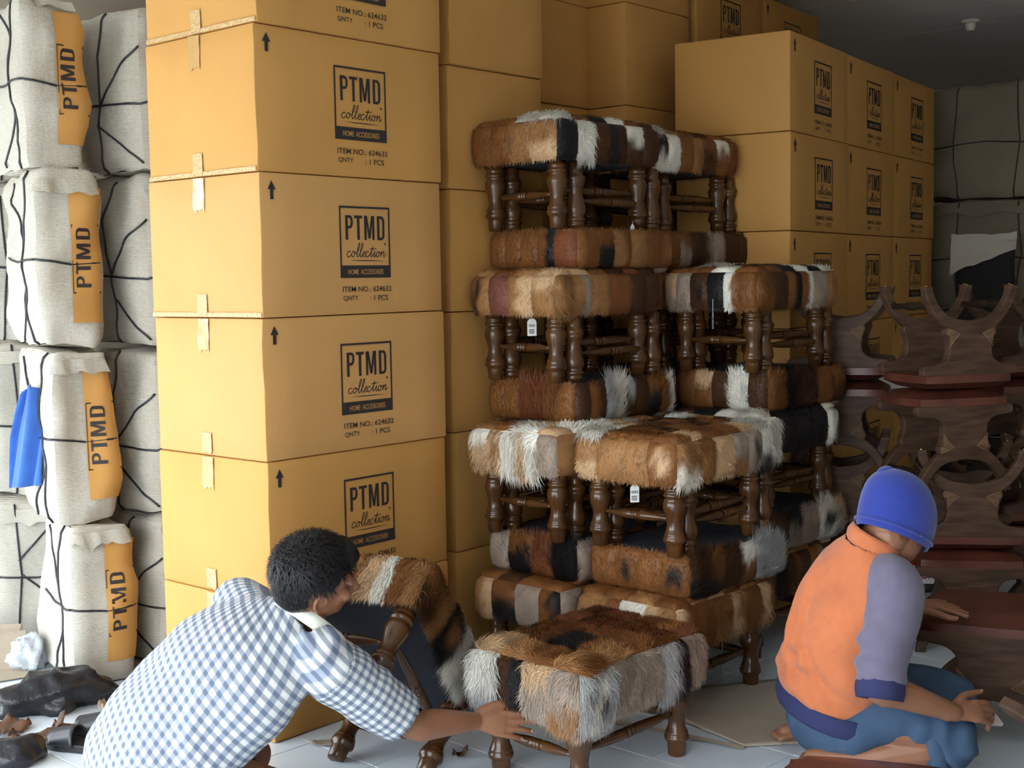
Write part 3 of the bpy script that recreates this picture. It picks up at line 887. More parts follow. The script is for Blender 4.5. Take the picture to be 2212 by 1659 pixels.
def parcel(label, corner, yaw, W, D, H, z, group, seed=0, cords=(), strip=None, tilt=0.0, crump=.018, rad=.05, n=18, name='wrapped_parcel', flap=True, pm_=None):
    """near corner at origin; W runs to the right (into the room), D to the left"""
    rng = random.Random(seed); off = Vector((rng.uniform(0, 50), rng.uniform(0, 50), rng.uniform(0, 50)))
    o = empty(name, (corner[0], corner[1], z), yaw)
    o.rotation_euler = (tilt, 0, yaw)
    tag(o, label, 'parcel', group)
    lo, hi = Vector((rad, rad, rad * .6)), Vector((W - rad, D - rad, H - rad * .6))
    def surf(p, lift=0.0):
        q = Vector((min(max(p.x, lo.x), hi.x), min(max(p.y, lo.y), hi.y), min(max(p.z, lo.z), hi.z)))
        d = p - q
        d.z *= rad / (rad * .6)
        nrm = d.normalized() if d.length > 1e-6 else Vector((0, 0, 1))
        e = Vector((nrm.x * rad, nrm.y * rad, nrm.z * rad * .6))
        s = q + e
        # paper buckles in flat facets: ridged noise
        k = p * 3.1 + off
        a = 1 - abs(noise.noise(k)) * 2; b = 1.6 * (.5 - abs(noise.noise(p * 5.3 + off * 2)) * 2)
        bulge = .02 * math.sin(math.pi * min(max(p.z / H, 0), 1))
        return s + nrm * (crump * (a - .6) + crump * .35 * b + bulge + lift), nrm
    verts, faces = [], []
    def grid(fn, nu, nv):
        b0 = len(verts)
        for j in range(nv + 1):
            for i in range(nu + 1): verts.append(surf(fn(i / nu, j / nv))[0])
        for j in range(nv):
            for i in range(nu):
                a = b0 + j * (nu + 1) + i
                faces.append((a, a + 1, a + nu + 2, a + nu + 1))
    FN = {'R': lambda u, v: Vector((u * W, 0, v * H)), 'L': lambda u, v: Vector((0, D - u * D, v * H)),
          'B': lambda u, v: Vector((W - u * W, D, v * H)), 'E': lambda u, v: Vector((W, u * D, v * H)),
          'T': lambda u, v: Vector((u * W, v * D, H)), 'U': lambda u, v: Vector((u * W, D - v * D, 0))}
    for k in 'RLBETU': grid(FN[k], n if k != 'U' else 4, n if k not in 'U' else 4)
    pm_ = pm_ or M['paper']
    bd = mesh_obj('paper_wrap', verts, faces, pm_, o, smooth=True)
    for c in cords:
        pts = []
        for (fa, u0, v0), (fb, u1, v1) in zip(c[:-1], c[1:]):
            pa, pb = FN[fa](u0, v0), FN[fb](u1, v1)
            if fa == fb or True:
                m_ = 9
                for t in range(m_): pts.append(surf(pa.lerp(pb, t / m_) if fa == fb else pa.lerp(pb, t / m_), .003)[0])
        pts.append(surf(FN[c[-1][0]](c[-1][1], c[-1][2]), .003)[0])
        mb = MB(); mb.tube(pts, .0042, 6); mb.build('cord', M['cord'], o)
    if strip:
        # a strip of printed kraft board tucked under the cord along one edge
        u0, u1, v0, v1 = strip[:4]; nu, nv = 5, 14; vs, fs = [], []
        for j in range(nv + 1):
            for i in range(nu + 1): vs.append(surf(FN['R'](u0 + (u1 - u0) * i / nu, v0 + (v1 - v0) * j / nv), .006)[0])
        for j in range(nv):
            for i in range(nu): a = j * (nu + 1) + i; fs.append((a, a + 1, a + nu + 2, a + nu + 1))
        sp = mesh_obj('cardboard_strip', vs, fs, M['card'], o, smooth=True)
        # the carton's print runs up the strip, cut by its right edge
        pm = MB(); tw = .105; 
        block_letters(pm, 0, 0, .202, .085)
        ribbon(pm, [(-.018, -.10), (-.018, .105), (.212, .105), (.212, -.10)], .006)
        vs2 = []; cu = .5 * (u0 + u1) * W; cut = u1 * W - .004
        keep = []
        P0 = strip[4] if len(strip) > 4 else .42
        for v in pm.v:   # text x -> up, text y -> left
            p = Vector((u1 * W - .045 - v.y * .62, 0, P0 * H + v.x * 1.05))
            p.x = min(p.x, cut)
            vs2.append(surf(p, .0085)[0])
        mesh_obj('printed_logo', vs2, pm.f, M['ink'], sp, smooth=False)
    if flap:
        mb = MB(); zf = H * rng.uniform(.93, 1.0)
        pts = []
        m_ = 10
        for i in range(m_ + 1):
            t = i / m_
            p, nn = surf(Vector((t * W * .9, 0, zf)), .004)
            q = p + nn * (.03 + .03 * noise.noise(Vector((t * 4, seed, 0)))) + Vector((0, 0, -.05 - .03 * noise.noise(Vector((t * 5, 3, seed)))))
            pts += [p, q]
        mb.add(pts, [(2 * i, 2 * i + 1, 2 * i + 3, 2 * i + 2) for i in range(m_)])
        mb.build('paper_flap', pm_, o)
    return o

YP = .60
c_l = [('L', .25, .52), ('L', .6, .49), ('L', 1, .5), ('R', .0, .5), ('R', .5, .47), ('R', 1, .48)]
PX = [(-1.595, 4.60, .00, .595, .0), (-1.636, 4.60, .595, .641, .02), (-1.669, 4.605, 1.236, .640, -.01), (-1.694, 4.61, 1.876, .62, .015)]
nm = ['lowest wrapped parcel of the outer pile, beside the black plastic bag', 'wrapped parcel of the outer pile that the blue cloth hangs on', 'third wrapped parcel up in the outer pile, cord tied across its printed strip', 'topmost wrapped parcel of the outer pile, its printed strip in shade']
for i, (x, y, z, h, dy) in enumerate(PX):
    parcel(nm[i], (x, y), YP + dy, .22, .45, h - .006, z + .002, 'parcels wrapped in corrugated paper, outer pile', seed=11 + i * 7,
           cords=[c_l, [('L', .80, 1), ('L', .74, .6), ('L', .86, .35), ('L', .80, 0)], [('L', .35, .95), ('L', .60, .72), ('L', .74, .60)], [('L', .5, .03), ('L', .70, .2), ('L', .86, .35)]],
           strip=(.50, 1.02, .14, .90, .34), crump=.026, rad=.040, flap=True)
QX = [(-1.325, 4.80, 0, .591), (-1.33, 4.80, .591, .628), (-1.34, 4.81, 1.219, .654), (-1.345, 4.82, 1.873, .62)]
nm = ['lowest wrapped parcel of the inner pile, behind the man in the checked shirt', 'second wrapped parcel of the inner pile, cord knotted beside the carton', 'third wrapped parcel of the inner pile next to the carton stack', 'topmost wrapped parcel of the inner pile next to the carton stack']
for i, (x, y, z, h) in enumerate(QX):
    parcel(nm[i], (x, y), .86 + (.02 if i % 2 else -.02), .5, .50, h - .006, z + .002, 'parcels wrapped in corrugated paper, inner pile', seed=53 + i * 5,
           cords=[[('L', .2, .44), ('L', .55, .42), ('L', 1, .40), ('R', .10, .42), ('R', .5, .36)], [('L', .57, .99), ('L', .50, .72), ('L', .57, .42), ('L', .52, 0)], [('L', .57, .42), ('L', .80, .62), ('L', 1, .74)], [('L', .54, .3), ('L', .8, .16), ('L', 1, .05)]],
           crump=.022, rad=.075, flap=True)
nm = ['floor level', 'second level', 'third level', 'top level']
for i, (z, h) in enumerate([(0, .60), (.60, .63), (1.23, .64), (1.87, .63)]):
    parcel('wrapped parcel at the left picture edge behind the outer pile, ' + nm[i], (-2.13 + .02 * (i % 2), 5.15), .30 + .03 * (i % 2), .38, .45, h - .006, z + .002, 'parcels wrapped in corrugated paper, rear pile', seed=91 + i * 3,
           cords=[[('R', 0, .5), ('R', .5, .47), ('R', 1, .5)], [('R', .3, 1), ('R', .35, .5), ('R', .28, 0)], [('R', .35, .5), ('R', .7, .3), ('R', 1, .2)], [('R', .33, .6), ('R', .7, .85), ('R', 1, .92)]], crump=.03, rad=.05, n=14)
# paper torn loose over the black chair back
mb = MB(); vs = []
for j in range(9):
    for i in range(9):
        u, v = i / 8 - .5, j / 8
        vs.append((u * .34, -.06 - .03 * v + .02 * noise.noise(Vector((u * 4, v * 4, 1))), 1.66 - .15 * v * (1 - .9 * u) + .02 * noise.noise(Vector((u * 5, v * 5, 7)))))
mb.add(vs, [(j * 9 + i, j * 9 + i + 1, (j + 1) * 9 + i + 1, (j + 1) * 9 + i) for j in range(8) for i in range(8)])
mb.build('paper_cover', M['paper'], ch)
# dim wall of parcels at the back right
_rows = [(.0, .62), (.63, .60), (1.24, .62), (1.87, .66)]
nmr = ['floor row', 'row with the open black chair back', 'second row from the top', 'top row under the ceiling']
for r, (z, h) in enumerate(_rows):
    for c in range(3):
        p = Vector((2.42, 7.70, 0)) + Vector((math.cos(-.62), math.sin(-.62), 0)) * (.85 * c) + Vector((0, .03 * ((r + c) % 2), 0))
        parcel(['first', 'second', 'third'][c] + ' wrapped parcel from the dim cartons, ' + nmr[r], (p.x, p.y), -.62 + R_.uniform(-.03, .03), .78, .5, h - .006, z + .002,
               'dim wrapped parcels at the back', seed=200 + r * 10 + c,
               cords=[[('R', 0, .45 + .1 * c), ('R', .5, .5), ('R', 1, .44)], [('R', .3, 1), ('R', .27, .5), ('R', .3, 0)], [('R', .72, 1), ('R', .75, .5), ('R', .7, 0)]], crump=.03, rad=.06, n=14, flap=(r != 3), pm_=M['paper_shaded'] if r > 1 else None)  # the two upper rows have their shade put into the paper colour
# ------------------------------------------------------------------ people
M['skin1'] = mat('brown_skin', (0.26, 0.112, 0.058), rough=0.5, var=0.10, vscale=14, spec=0.4, bump=0.05, bscale=120)
M['skin2'] = mat('light_brown_skin', (0.27, 0.120, 0.066), rough=0.5, var=0.10, vscale=14, spec=0.4, bump=0.05, bscale=120)
M['hair'] = mat('black_hair', (0.007, 0.006, 0.007), rough=0.42, spec=0.25)
M['orange'] = mat('orange_sweatshirt_knit', (0.52, 0.150, 0.056), rough=0.9, var=0.06, vscale=30, sheen=0.2, bump=0.12, bscale=260)
M['lilac'] = mat('grey_lilac_sleeve_knit', (0.135, 0.120, 0.185), rough=0.9, var=0.08, vscale=20, sheen=0.2, bump=0.12, bscale=260)
M['ribnavy'] = mat('navy_rib_knit', (0.022, 0.026, 0.095), rough=0.9, bump=0.2, bscale=200)
M['cap'] = mat('royal_blue_fleece', (0.017, 0.036, 0.26), rough=0.95, var=0.08, vscale=40, sheen=0.3, bump=0.15, bscale=300)
M['jeans'] = mat('faded_blue_denim', (0.026, 0.058, 0.115), rough=0.85, col2=(0.055, 0.105, 0.185), vscale=9, bump=0.15, bscale=220)
M['trouser'] = mat('dark_trousers', (0.03, 0.03, 0.035), rough=0.9)
M['collar'] = mat('pale_collar_cloth', (0.80, 0.80, 0.72), rough=0.85)
M['eye'] = mat('eye', (0.05, 0.03, 0.02), rough=0.2)
M['nail'] = mat('fingernail', (0.45, 0.27, 0.20), rough=0.35)

def plaid():
    m = bpy.data.materials.new('white_blue_checked_cotton'); m.use_nodes = True
    nt = m.node_tree; b = nt.nodes['Principled BSDF']; b.inputs['Roughness'].default_value = .85; sock(b, 'Specular IOR Level', .2)
    uv = nt.nodes.new('ShaderNodeUVMap'); uv.uv_map = 'UVMap'
    sp = nt.nodes.new('ShaderNodeSeparateXYZ'); nt.links.new(uv.outputs['UV'], sp.inputs[0])
    def stripe(o, ph):
        a = nt.nodes.new('ShaderNodeMath'); a.operation = 'MULTIPLY_ADD'; a.inputs[1].default_value = 2 * math.pi / .0255; a.inputs[2].default_value = ph
        nt.links.new(o, a.inputs[0])
        s = nt.nodes.new('ShaderNodeMath'); s.operation = 'SINE'; nt.links.new(a.outputs[0], s.inputs[0])
        r = nt.nodes.new('ShaderNodeMapRange'); r.inputs['From Min'].default_value = -.20; r.inputs['From Max'].default_value = .45
        nt.links.new(s.outputs[0], r.inputs['Value']); return r.outputs['Result']
    s1, s2 = stripe(sp.outputs['X'], 0.0), stripe(sp.outputs['Y'], 1.0)
    m1 = nt.nodes.new('ShaderNodeMix'); m1.data_type = 'RGBA'; m1.inputs['A'].default_value = (.58, .58, .57, 1); m1.inputs['B'].default_value = (.26, .29, .355, 1)
    nt.links.new(s1, m1.inputs['Factor'])
    m2 = nt.nodes.new('ShaderNodeMix'); m2.data_type = 'RGBA'; m2.blend_type = 'MULTIPLY'; m2.inputs['B'].default_value = (.44, .49, .58, 1)
    nt.links.new(s2, m2.inputs['Factor']); nt.links.new(m1.outputs['Result'], m2.inputs['A'])
    nt.links.new(m2.outputs['Result'], b.inputs['Base Color'])
    return m
M['plaid'] = plaid()

def V3(*a): return Vector(a)

def chain(mb, pts, n=14, sub=5):
    """smooth closed tube through (pos, r) or (pos, rw, rd, wide_axis)"""
    rows = []
    for p in pts:
        if len(p) == 2: rows.append((*p[0], p[1], p[1], 0, 0, 1))
        else: rows.append((*p[0], p[1], p[2], *p[3]))
    S = spline(rows, sub) if len(rows) > 2 else [np.array(rows[0]) * (1 - t) + np.array(rows[1]) * t for t in np.linspace(0, 1, sub + 1)]
    ell = len(pts[0]) > 2
    P = [Vector(s[:3]) for s in S]
    # rounded ends
    def ring(c, t, rw, rd, ax):
        a = Vector(ax); a = a - t * a.dot(t)
        if a.length < 1e-4: a = t.orthogonal()
        a.normalize(); bq = t.cross(a)
        return [c + a * math.cos(2 * math.pi * k / n) * rw + bq * math.sin(2 * math.pi * k / n) * rd for k in range(n)]
    rings = []; prevax = None
    for i, s in enumerate(S):
        t = (P[min(i + 1, len(P) - 1)] - P[max(i - 1, 0)]).normalized()
        ax = Vector(s[5:8]) if ell else (prevax if prevax is not None else t.orthogonal())
        ax = (ax - t * ax.dot(t)); ax = ax.normalized() if ax.length > 1e-5 else t.orthogonal().normalized()
        prevax = ax
        if i == 0:
            for q in (.35, .75): rings.append(ring(P[0] - t * min(s[3], s[4]) * math.sqrt(1 - q * q), t, s[3] * q, s[4] * q, ax))
        rings.append(ring(P[i], t, s[3], s[4], ax))
        if i == len(S) - 1:
            for q in (.75, .35): rings.append(ring(P[-1] + t * min(s[3], s[4]) * math.sqrt(1 - q * q), t, s[3] * q, s[4] * q, ax))
    vs = [v for r in rings for v in r]; m_ = len(rings)
    fs = [(i * n + k, i * n + (k + 1) % n, (i + 1) * n + (k + 1) % n, (i + 1) * n + k) for i in range(m_ - 1) for k in range(n)]
    fs.append(tuple(reversed(range(n)))); fs.append(tuple((m_ - 1) * n + k for k in range(n)))
    mb.add(vs, fs)

def ellipsoid(mb, c, axes, radii, nu=16, nv=10):
    vs, fs = [], []
    for j in range(1, nv):
        th = math.pi * j / nv
        for i in range(nu):
            ph = 2 * math.pi * i / nu
            vs.append(c + axes[0] * radii[0] * math.sin(th) * math.cos(ph) + axes[1] * radii[1] * math.sin(th) * math.sin(ph) + axes[2] * radii[2] * math.cos(th))
    for j in range(nv - 2):
        for i in range(nu): fs.append((j * nu + i, (j + 1) * nu + i, (j + 1) * nu + (i + 1) % nu, j * nu + (i + 1) % nu))
    t = len(vs); vs += [c + axes[2] * radii[2], c - axes[2] * radii[2]]
    for i in range(nu):
        fs.append((t, i, (i + 1) % nu)); b = (nv - 2) * nu; fs.append((t + 1, b + (i + 1) % nu, b + i))
    mb.add(vs, fs)

def remeshed(mb, voxel, smooth=4, factor=.5):
    me = bpy.data.meshes.new('tmp'); me.from_pydata([tuple(v) for v in mb.v], [], mb.f)
    o = bpy.data.objects.new('tmp', me); COL.objects.link(o)
    bm = bmesh.new(); bm.from_mesh(me); bmesh.ops.recalc_face_normals(bm, faces=bm.faces); bm.to_mesh(me); bm.free()
    r = o.modifiers.new('r', 'REMESH'); r.mode = 'VOXEL'; r.voxel_size = voxel
    s = o.modifiers.new('s', 'SMOOTH'); s.iterations = smooth; s.factor = factor
    dg = bpy.context.evaluated_depsgraph_get(); dg.update()
    out = bpy.data.meshes.new_from_object(o.evaluated_get(dg))
    bpy.data.objects.remove(o); bpy.data.meshes.remove(me)
    out.polygons.foreach_set('use_smooth', [True] * len(out.polygons))
    return out

def from_mesh(name, me, m, parent=None):
    me.name = name; me.materials.clear(); me.materials.append(m)
    o = bpy.data.objects.new(name, me); return link(o, parent)

def wrinkle(me, fn):
    n = len(me.vertices); co = np.empty(n * 3, np.float32); me.vertices.foreach_get('co', co); co = co.reshape(-1, 3)
    no = np.empty(n * 3, np.float32); me.vertex_normals.foreach_get('vector', no); no = no.reshape(-1, 3)
    d = np.array([fn(Vector(c)) for c in co], np.float32)
    me.vertices.foreach_set('co', (co + no * d[:, None]).ravel()); me.update()

def hand(mb, wrist, dr, back, thumb_side, curl=(.3, .35, .4, .45), spread=.10, scale=1.0, thumb=(.6, .5), r0=.024):
    """dr: towards the fingertips, back: out of the hand's back, thumb_side: towards the thumb"""
    d = dr.normalized(); b = (back - d * back.dot(d)).normalized(); s = (thumb_side - d * thumb_side.dot(d) - b * thumb_side.dot(b)).normalized()
    S = scale; tips = []
    kn = [wrist + d * (.080 + [-.002, .003, -.003, -.012][i]) * S + s * (.0275 - .0182 * i) * S for i in range(4)]
    chain(mb, [(wrist - d * .03, r0, r0 * .72, tuple(s)), (wrist, r0 * .98, r0 * .70, tuple(s)), (wrist + d * .028 * S, .0275 * S, .016 * S, tuple(s)), (wrist + d * .055 * S, .0335 * S, .0145 * S, tuple(s)), (wrist + d * .076 * S, .0325 * S, .0115 * S, tuple(s))], 16, 4)
    for i in range(4):
        L = [.080, .088, .082, .066][i] * S; c = curl[i]
        a = d * math.cos(.2 * c) + s * spread * (1.2 - .8 * i) - b * math.sin(.2 * c)
        p = kn[i]; pts = [(p - d * .012, .0090 * S)]
        ang = 0.0
        for k, f in enumerate((.45, .30, .25)):
            ang += c * (.7, 1.0, .8)[k]
            v = (d * math.cos(ang) - b * math.sin(ang) + s * spread * (1.1 - .75 * i)).normalized()
            pts.append((p, (.0092, .0086, .0080)[k] * S)); p = p + v * L * f
        pts.append((p, .0070 * S)); chain(mb, pts, 10, 3); tips.append((p, v))
    tb = wrist + d * .022 * S + s * .024 * S - b * .006 * S
    t1 = tb + (d * math.cos(thumb[0]) + s * math.sin(thumb[0])).normalized() * .042 * S
    t2 = t1 + (d * math.cos(thumb[1]) + s * math.sin(thumb[1]) - b * .15).normalized() * .034 * S
    t3 = t2 + (d * math.cos(thumb[1] * .7) + s * math.sin(thumb[1] * .7)).normalized() * .026 * S
    chain(mb, [(tb - d * .008, .016 * S), (t1, .0125 * S), (t2, .0108 * S), (t3, .0080 * S)], 10, 4)
    tips.append((t3, (t3 - t2).normalized()))
    return tips, b

def head_parts(mb, c, f, r, u, jaw=1.0):
    """skull, jaw, nose, lips, brow, ears, as overlapping closed forms"""
    ax = (r, f, u)
    ellipsoid(mb, c + u * .025 - f * .012, ax, (.076, .098, .092))
    ellipsoid(mb, c - u * .040 + f * .030, ax, (.060, .066, .078))
    ellipsoid(mb, c - u * .086 + f * .058, ax, (.032, .030, .026))
    ellipsoid(mb, c - u * .066 + f * .018, ax, (.056, .050, .036))
    chain(mb, [(c + f * .088 + u * .012, .008), (c + f * .104 - u * .014, .010), (c + f * .112 - u * .030, .013), (c + f * .098 - u * .038, .010)], 10, 3)
    for s in (-1, 1):
        ellipsoid(mb, c + f * .100 - u * .036 + r * s * .011, ax, (.008, .009, .007), 8, 6)
        ellipsoid(mb, c + f * .070 - u * .022 + r * s * .040, ax, (.022, .020, .018), 10, 6)
        ellipsoid(mb, c + f * .078 + u * .020 + r * s * .030, ax, (.026, .014, .010), 10, 6)
        e = c + r * s * .079 - f * .006 - u * .014      # ear: rim, lobe and bowl
        chain(mb, [(e + f * .014 - u * .018, .006), (e + f * .012 + u * .012 + r * s * .006, .0055), (e + u * .032 - f * .004 + r * s * .012, .006), (e - f * .020 + u * .018 + r * s * .018, .006), (e - f * .018 - u * .008 + r * s * .015, .0055), (e - f * .004 - u * .030 + r * s * .006, .0075)], 8, 4)
        ellipsoid(mb, e - f * .004 + r * s * .004, (r, f, u), (.006, .016, .024), 10, 6)
    ellipsoid(mb, c + f * .094 - u * .057, ax, (.024, .010, .006), 10, 6)
    ellipsoid(mb, c + f * .092 - u * .067, ax, (.021, .010, .007), 10, 6)

def eyes(parent, c, f, r, u):
    for s in (-1, 1):
        mb = MB(); ellipsoid(mb, c + f * .074 + u * .004 + r * s * .030, (r, f, u), (.011, .010, .007), 10, 8); mb.build('eye', M['eye'], parent)

def nails(parent, tips, back):
    for p, v in tips:
        mb = MB(); s = v.cross(back).normalized(); n = s.cross(v).normalized()
        ellipsoid(mb, p + n * .0055 + v * .001, (s, v, n), (.0046, .0060, .0018), 8, 5); mb.build('fingernail', M['nail'], parent)

def hair_blades(c, f, r, u, radii, keep, count, length, seed, mb_base=None):
    rng = np.random.default_rng(seed)
    vs, fs = [], []
    n = 0
    while n < count:
        q = rng.normal(0, 1, 3); q /= np.linalg.norm(q)
        if not keep(q): continue
        p = c + r * (q[0] * radii[0]) + f * (q[1] * radii[1]) + u * (q[2] * radii[2])
        nn = (r * (q[0] / radii[0]) + f * (q[1] / radii[1]) + u * (q[2] / radii[2])).normalized()
        dn = f * (.55 + .3 * q[1]) - u * (.55 + .5 * (1 - q[2])) + r * q[0] * .5 + Vector(rng.normal(0, .35, 3))
        t = dn - nn * dn.dot(nn); t = t.normalized()
        L = length * rng.uniform(.6, 1.3)
        p1 = p + (nn * .55 + t * .6) * L * .5; p2 = p1 + (t * .95 + nn * .05) * L * .6
        w_ = nn.cross(t) * (.0013 * rng.uniform(.6, 1.3)); b = len(vs)
        vs += [p - w_, p + w_, p1 + w_ * .8, p1 - w_ * .8, p2]; fs += [(b, b + 1, b + 2, b + 3), (b + 3, b + 2, b + 4)]
        n += 1
    return vs, fs

def frame(f, r):
    f = Vector(f).normalized(); r = Vector(r); r = (r - f * r.dot(f)).normalized()
    return f, r, r.cross(f)

# ---------------------------------------------------------------- man in the checked shirt
def man_checked():
    hc = V3(-.530, 3.42, .667); f, r, u = frame((.90, .42, -.10), (.36, -.81, -.46))
    hips, neck = V3(-.955, 3.37, .20), V3(-.585, 3.455, .535)
    rsh, lsh = V3(-.490, 3.335, .455), V3(-.770, 3.575, .555)
    elb, wri = V3(-.286, 3.44, .254), V3(-.120, 3.60, .206)
    lelb, lwri = V3(-.690, 3.76, .42), V3(-.560, 3.66, .40)
    wa = (rsh - lsh).normalized()
    mb = MB()
    head_parts(mb, hc, f, r, u)
    chain(mb, [(hc - u * .055 - f * .02, .058), (hc.lerp(neck, .62), .056), (neck, .062)], 14, 4)
    chain(mb, [(hips, .14, .11, tuple(wa)), (hips.lerp(neck, .4), .13, .085, tuple(wa)), (hips.lerp(neck, .75), .13, .07, tuple(wa)), (neck, .06, .05, tuple(wa))], 18, 5)
    chain(mb, [(rsh, .046), (rsh.lerp(elb, .5), .046), (elb, .040), (elb.lerp(wri, .35), .041), (wri, .025)], 14, 5)
    chain(mb, [(lsh, .044), (lsh.lerp(lelb, .5), .044), (lelb, .040), (lelb.lerp(lwri, .35), .040), (lwri, .025)], 14, 5)
    tips, bk = hand(mb, wri, V3(.94, .16, -.16), V3(.10, -.90, .30), V3(.10, .10, .98), curl=(.06, .08, .12, .18), spread=.10, thumb=(.62, .10), scale=1.06)
    hand(mb, lwri, V3(.6, -.3, -.3), V3(-.2, .5, .8), V3(.3, .9, -.2), curl=(.7, .7, .75, .8), scale=.95)
    # kneeling legs, mostly out of the picture
    for s in (-1, 1):
        h = hips + wa * s * .10; k = h + V3(.30, .16, -.13) + wa * s * .05; a = h + V3(-.10, -.06, -.14)
        chain(mb, [(h, .085), (h.lerp(k, .5), .078), (k, .056)], 14, 4)
        chain(mb, [(k, .056), (k.lerp(a, .4), .052), (a, .034), (a + V3(-.10, -.05, -.01), .028)], 12, 4)
    body = from_mesh('person', remeshed(mb, .0038, 3), M['skin1'])
    tag(body, 'kneeling person in a blue and white checked shirt reaching to a stool leg', 'person')
    eyes(body, hc, f, r, u); nails(body, tips, bk)
    # shirt
    sb = MB(); up = V3(0, 0, 1)
    t_ax = (neck - hips).normalized(); bk_ax = t_ax.cross(wa)       # chest side
    if bk_ax.y < 0: bk_ax = -bk_ax
    bo = -bk_ax
    sp = [(hips + V3(-.02, -.02, -.20), .205, .150, tuple(wa)), (hips + V3(-.015, -.01, -.02) + bo * .01, .215, .160, tuple(wa)), (hips.lerp(neck, .35) + bo * .045, .215, .150, tuple(wa)),
          (hips.lerp(neck, .62) + bo * .045, .222, .135, tuple(wa)), (hips.lerp(neck, .84) + bo * .020, .190, .098, tuple(wa)), (neck + t_ax * .005, .088, .074, tuple(wa))]
    chain(sb, sp, 26, 6)
    sl_end = rsh.lerp(elb, .86)
    chain(sb, [(rsh - wa * .06, .080), (rsh + V3(0, 0, .0), .082), (rsh.lerp(elb, .45), .082), (sl_end, .076)], 18, 5)
    chain(sb, [(lsh + wa * .05, .080), (lsh, .080), (lsh.lerp(lelb, .5), .076), (lsh.lerp(lelb, .85), .072)], 18, 5)
    me = remeshed(sb, .0075, 8)
    sdir = (elb - rsh).normalized()
    def fold(p):
        q = (p - rsh)
        a = noise.noise(p * 7.0) * .010 + noise.noise(Vector((p.x * 3, p.y * 3, p.z * 3))) * .012
        # creases fanning out of the armpit and along the sleeve
        along = q.dot(sdir); k = math.exp(-(q.length / .16) ** 2)
        a += k * .007 * math.sin(46 * along + 8 * noise.noise(p * 6))
        h = (p - hips).dot(t_ax); a += .006 * math.sin(34 * h + 9 * (p - hips).dot(wa) + 5 * noise.noise(p * 5)) * math.exp(-((h - .08) / .16) ** 2)
        return a
    wrinkle(me, fold)
    # drop the closed caps at the sleeve ends, the neck and the hem
    bm = bmesh.new(); bm.from_mesh(me); uvl = bm.loops.layers.uv.new('UVMap')
    kill = []
    lend = lsh.lerp(lelb, .85); ld = (lelb - lsh).normalized()
    for fc in bm.faces:
        c = fc.calc_center_median()
        if (c - sl_end).dot(sdir) > .002 and (c - sl_end).length < .13: kill.append(fc)
        elif (c - lend).dot(ld) > .002 and (c - lend).length < .12: kill.append(fc)
        elif (c - neck).dot(t_ax) > .012 and (c - neck).length < .12: kill.append(fc)
    ss = set(kill)
    for fc in bm.faces:
        if fc in ss: continue
        c = fc.calc_center_median()
        q = c - rsh; al = q.dot(sdir); rad = (q - sdir * al).length
        onsleeve = al > .015 and rad < .125 and (c - neck).length > .12 and q.dot(wa) > -.02
        for lp in fc.loops:
            p = lp.vert.co
            if onsleeve:
                q = p - rsh; e1 = (wa - sdir * wa.dot(sdir)).normalized(); e2 = sdir.cross(e1); cc = c - rsh
                a0 = math.atan2(cc.dot(e2), cc.dot(e1)); a = math.atan2(q.dot(e2), q.dot(e1))
                if a - a0 > math.pi: a -= 2 * math.pi
                if a - a0 < -math.pi: a += 2 * math.pi
                lp[uvl].uv = (a * .082 + .006, q.dot(sdir))
            else:
                q = p - hips; cc = c - hips
                x, y = q.dot(wa), q.dot(bo); a0 = math.atan2(cc.dot(bo), cc.dot(wa)); a = math.atan2(y, x)
                if a - a0 > math.pi: a -= 2 * math.pi
                if a - a0 < -math.pi: a += 2 * math.pi
                lp[uvl].uv = (a * .19, q.dot(t_ax) + .02 * math.sin(x * 6))
    bmesh.ops.delete(bm, geom=kill, context='FACES')
    bm.to_mesh(me); bm.free(); me.polygons.foreach_set('use_smooth', [True] * len(me.polygons))
    sh = from_mesh('checked_shirt', me, M['plaid'], body); so = sh.modifiers.new('thick', 'SOLIDIFY'); so.thickness = .003; so.offset = -1
    # collar
    cb = MB(); pts = []
    ca, cbv = wa, t_ax.cross(wa)
    for k in range(15):
        a = math.pi * (.08 + 1.84 * k / 14) - math.pi * .5
        pts.append(neck + t_ax * (.012 + .0 * k) + ca * math.sin(a) * .086 + bo * math.cos(a) * .074)
    vs = []
    for p in pts:
        o_ = (p - neck).normalized(); vs += [p + t_ax * .034 - o_ * .012, p + t_ax * .030 + o_ * .004, p - t_ax * .012 + o_ * .020]
    fs = []
    for k in range(len(pts) - 1): fs += [(3 * k, 3 * k + 1, 3 * k + 4, 3 * k + 3), (3 * k + 1, 3 * k + 2, 3 * k + 5, 3 * k + 4)]
    cb.add(vs, fs); co = cb.build('shirt_collar', M['collar'], sh); so = co.modifiers.new('t', 'SOLIDIFY'); so.thickness = .004
    # trousers
    tb = MB()
    chain(tb, [(hips + V3(0, 0, -.05) - wa * .13, .105), (hips + V3(0, 0, -.03), .13), (hips + V3(0, 0, -.05) + wa * .13, .105)], 16, 4)
    for s in (-1, 1):
        h = hips + wa * s * .10 + V3(0, 0, -.03); k = h + V3(.28, .15, -.10) + wa * s * .05
        chain(tb, [(h, .105), (h.lerp(k, .5), .092), (k, .066)], 14, 4)
    from_mesh('trousers', remeshed(tb, .012, 4), M['trouser'], body)
    # hair
    hb = MB()
    ellipsoid(hb, hc + u * .036 - f * .022, (r, f, u), (.089, .106, .098), 22, 14)
    ellipsoid(hb, hc - u * .030 - f * .055, (r, f, u), (.072, .058, .066), 18, 10)
    ellipsoid(hb, hc + u * .085 + f * .045, (r, f, u), (.066, .052, .036), 16, 10)
    hm = remeshed(hb, .006, 3)
    wrinkle(hm, lambda p: .007 * noise.noise(p * 26) + .006 * noise.noise(p * 11))
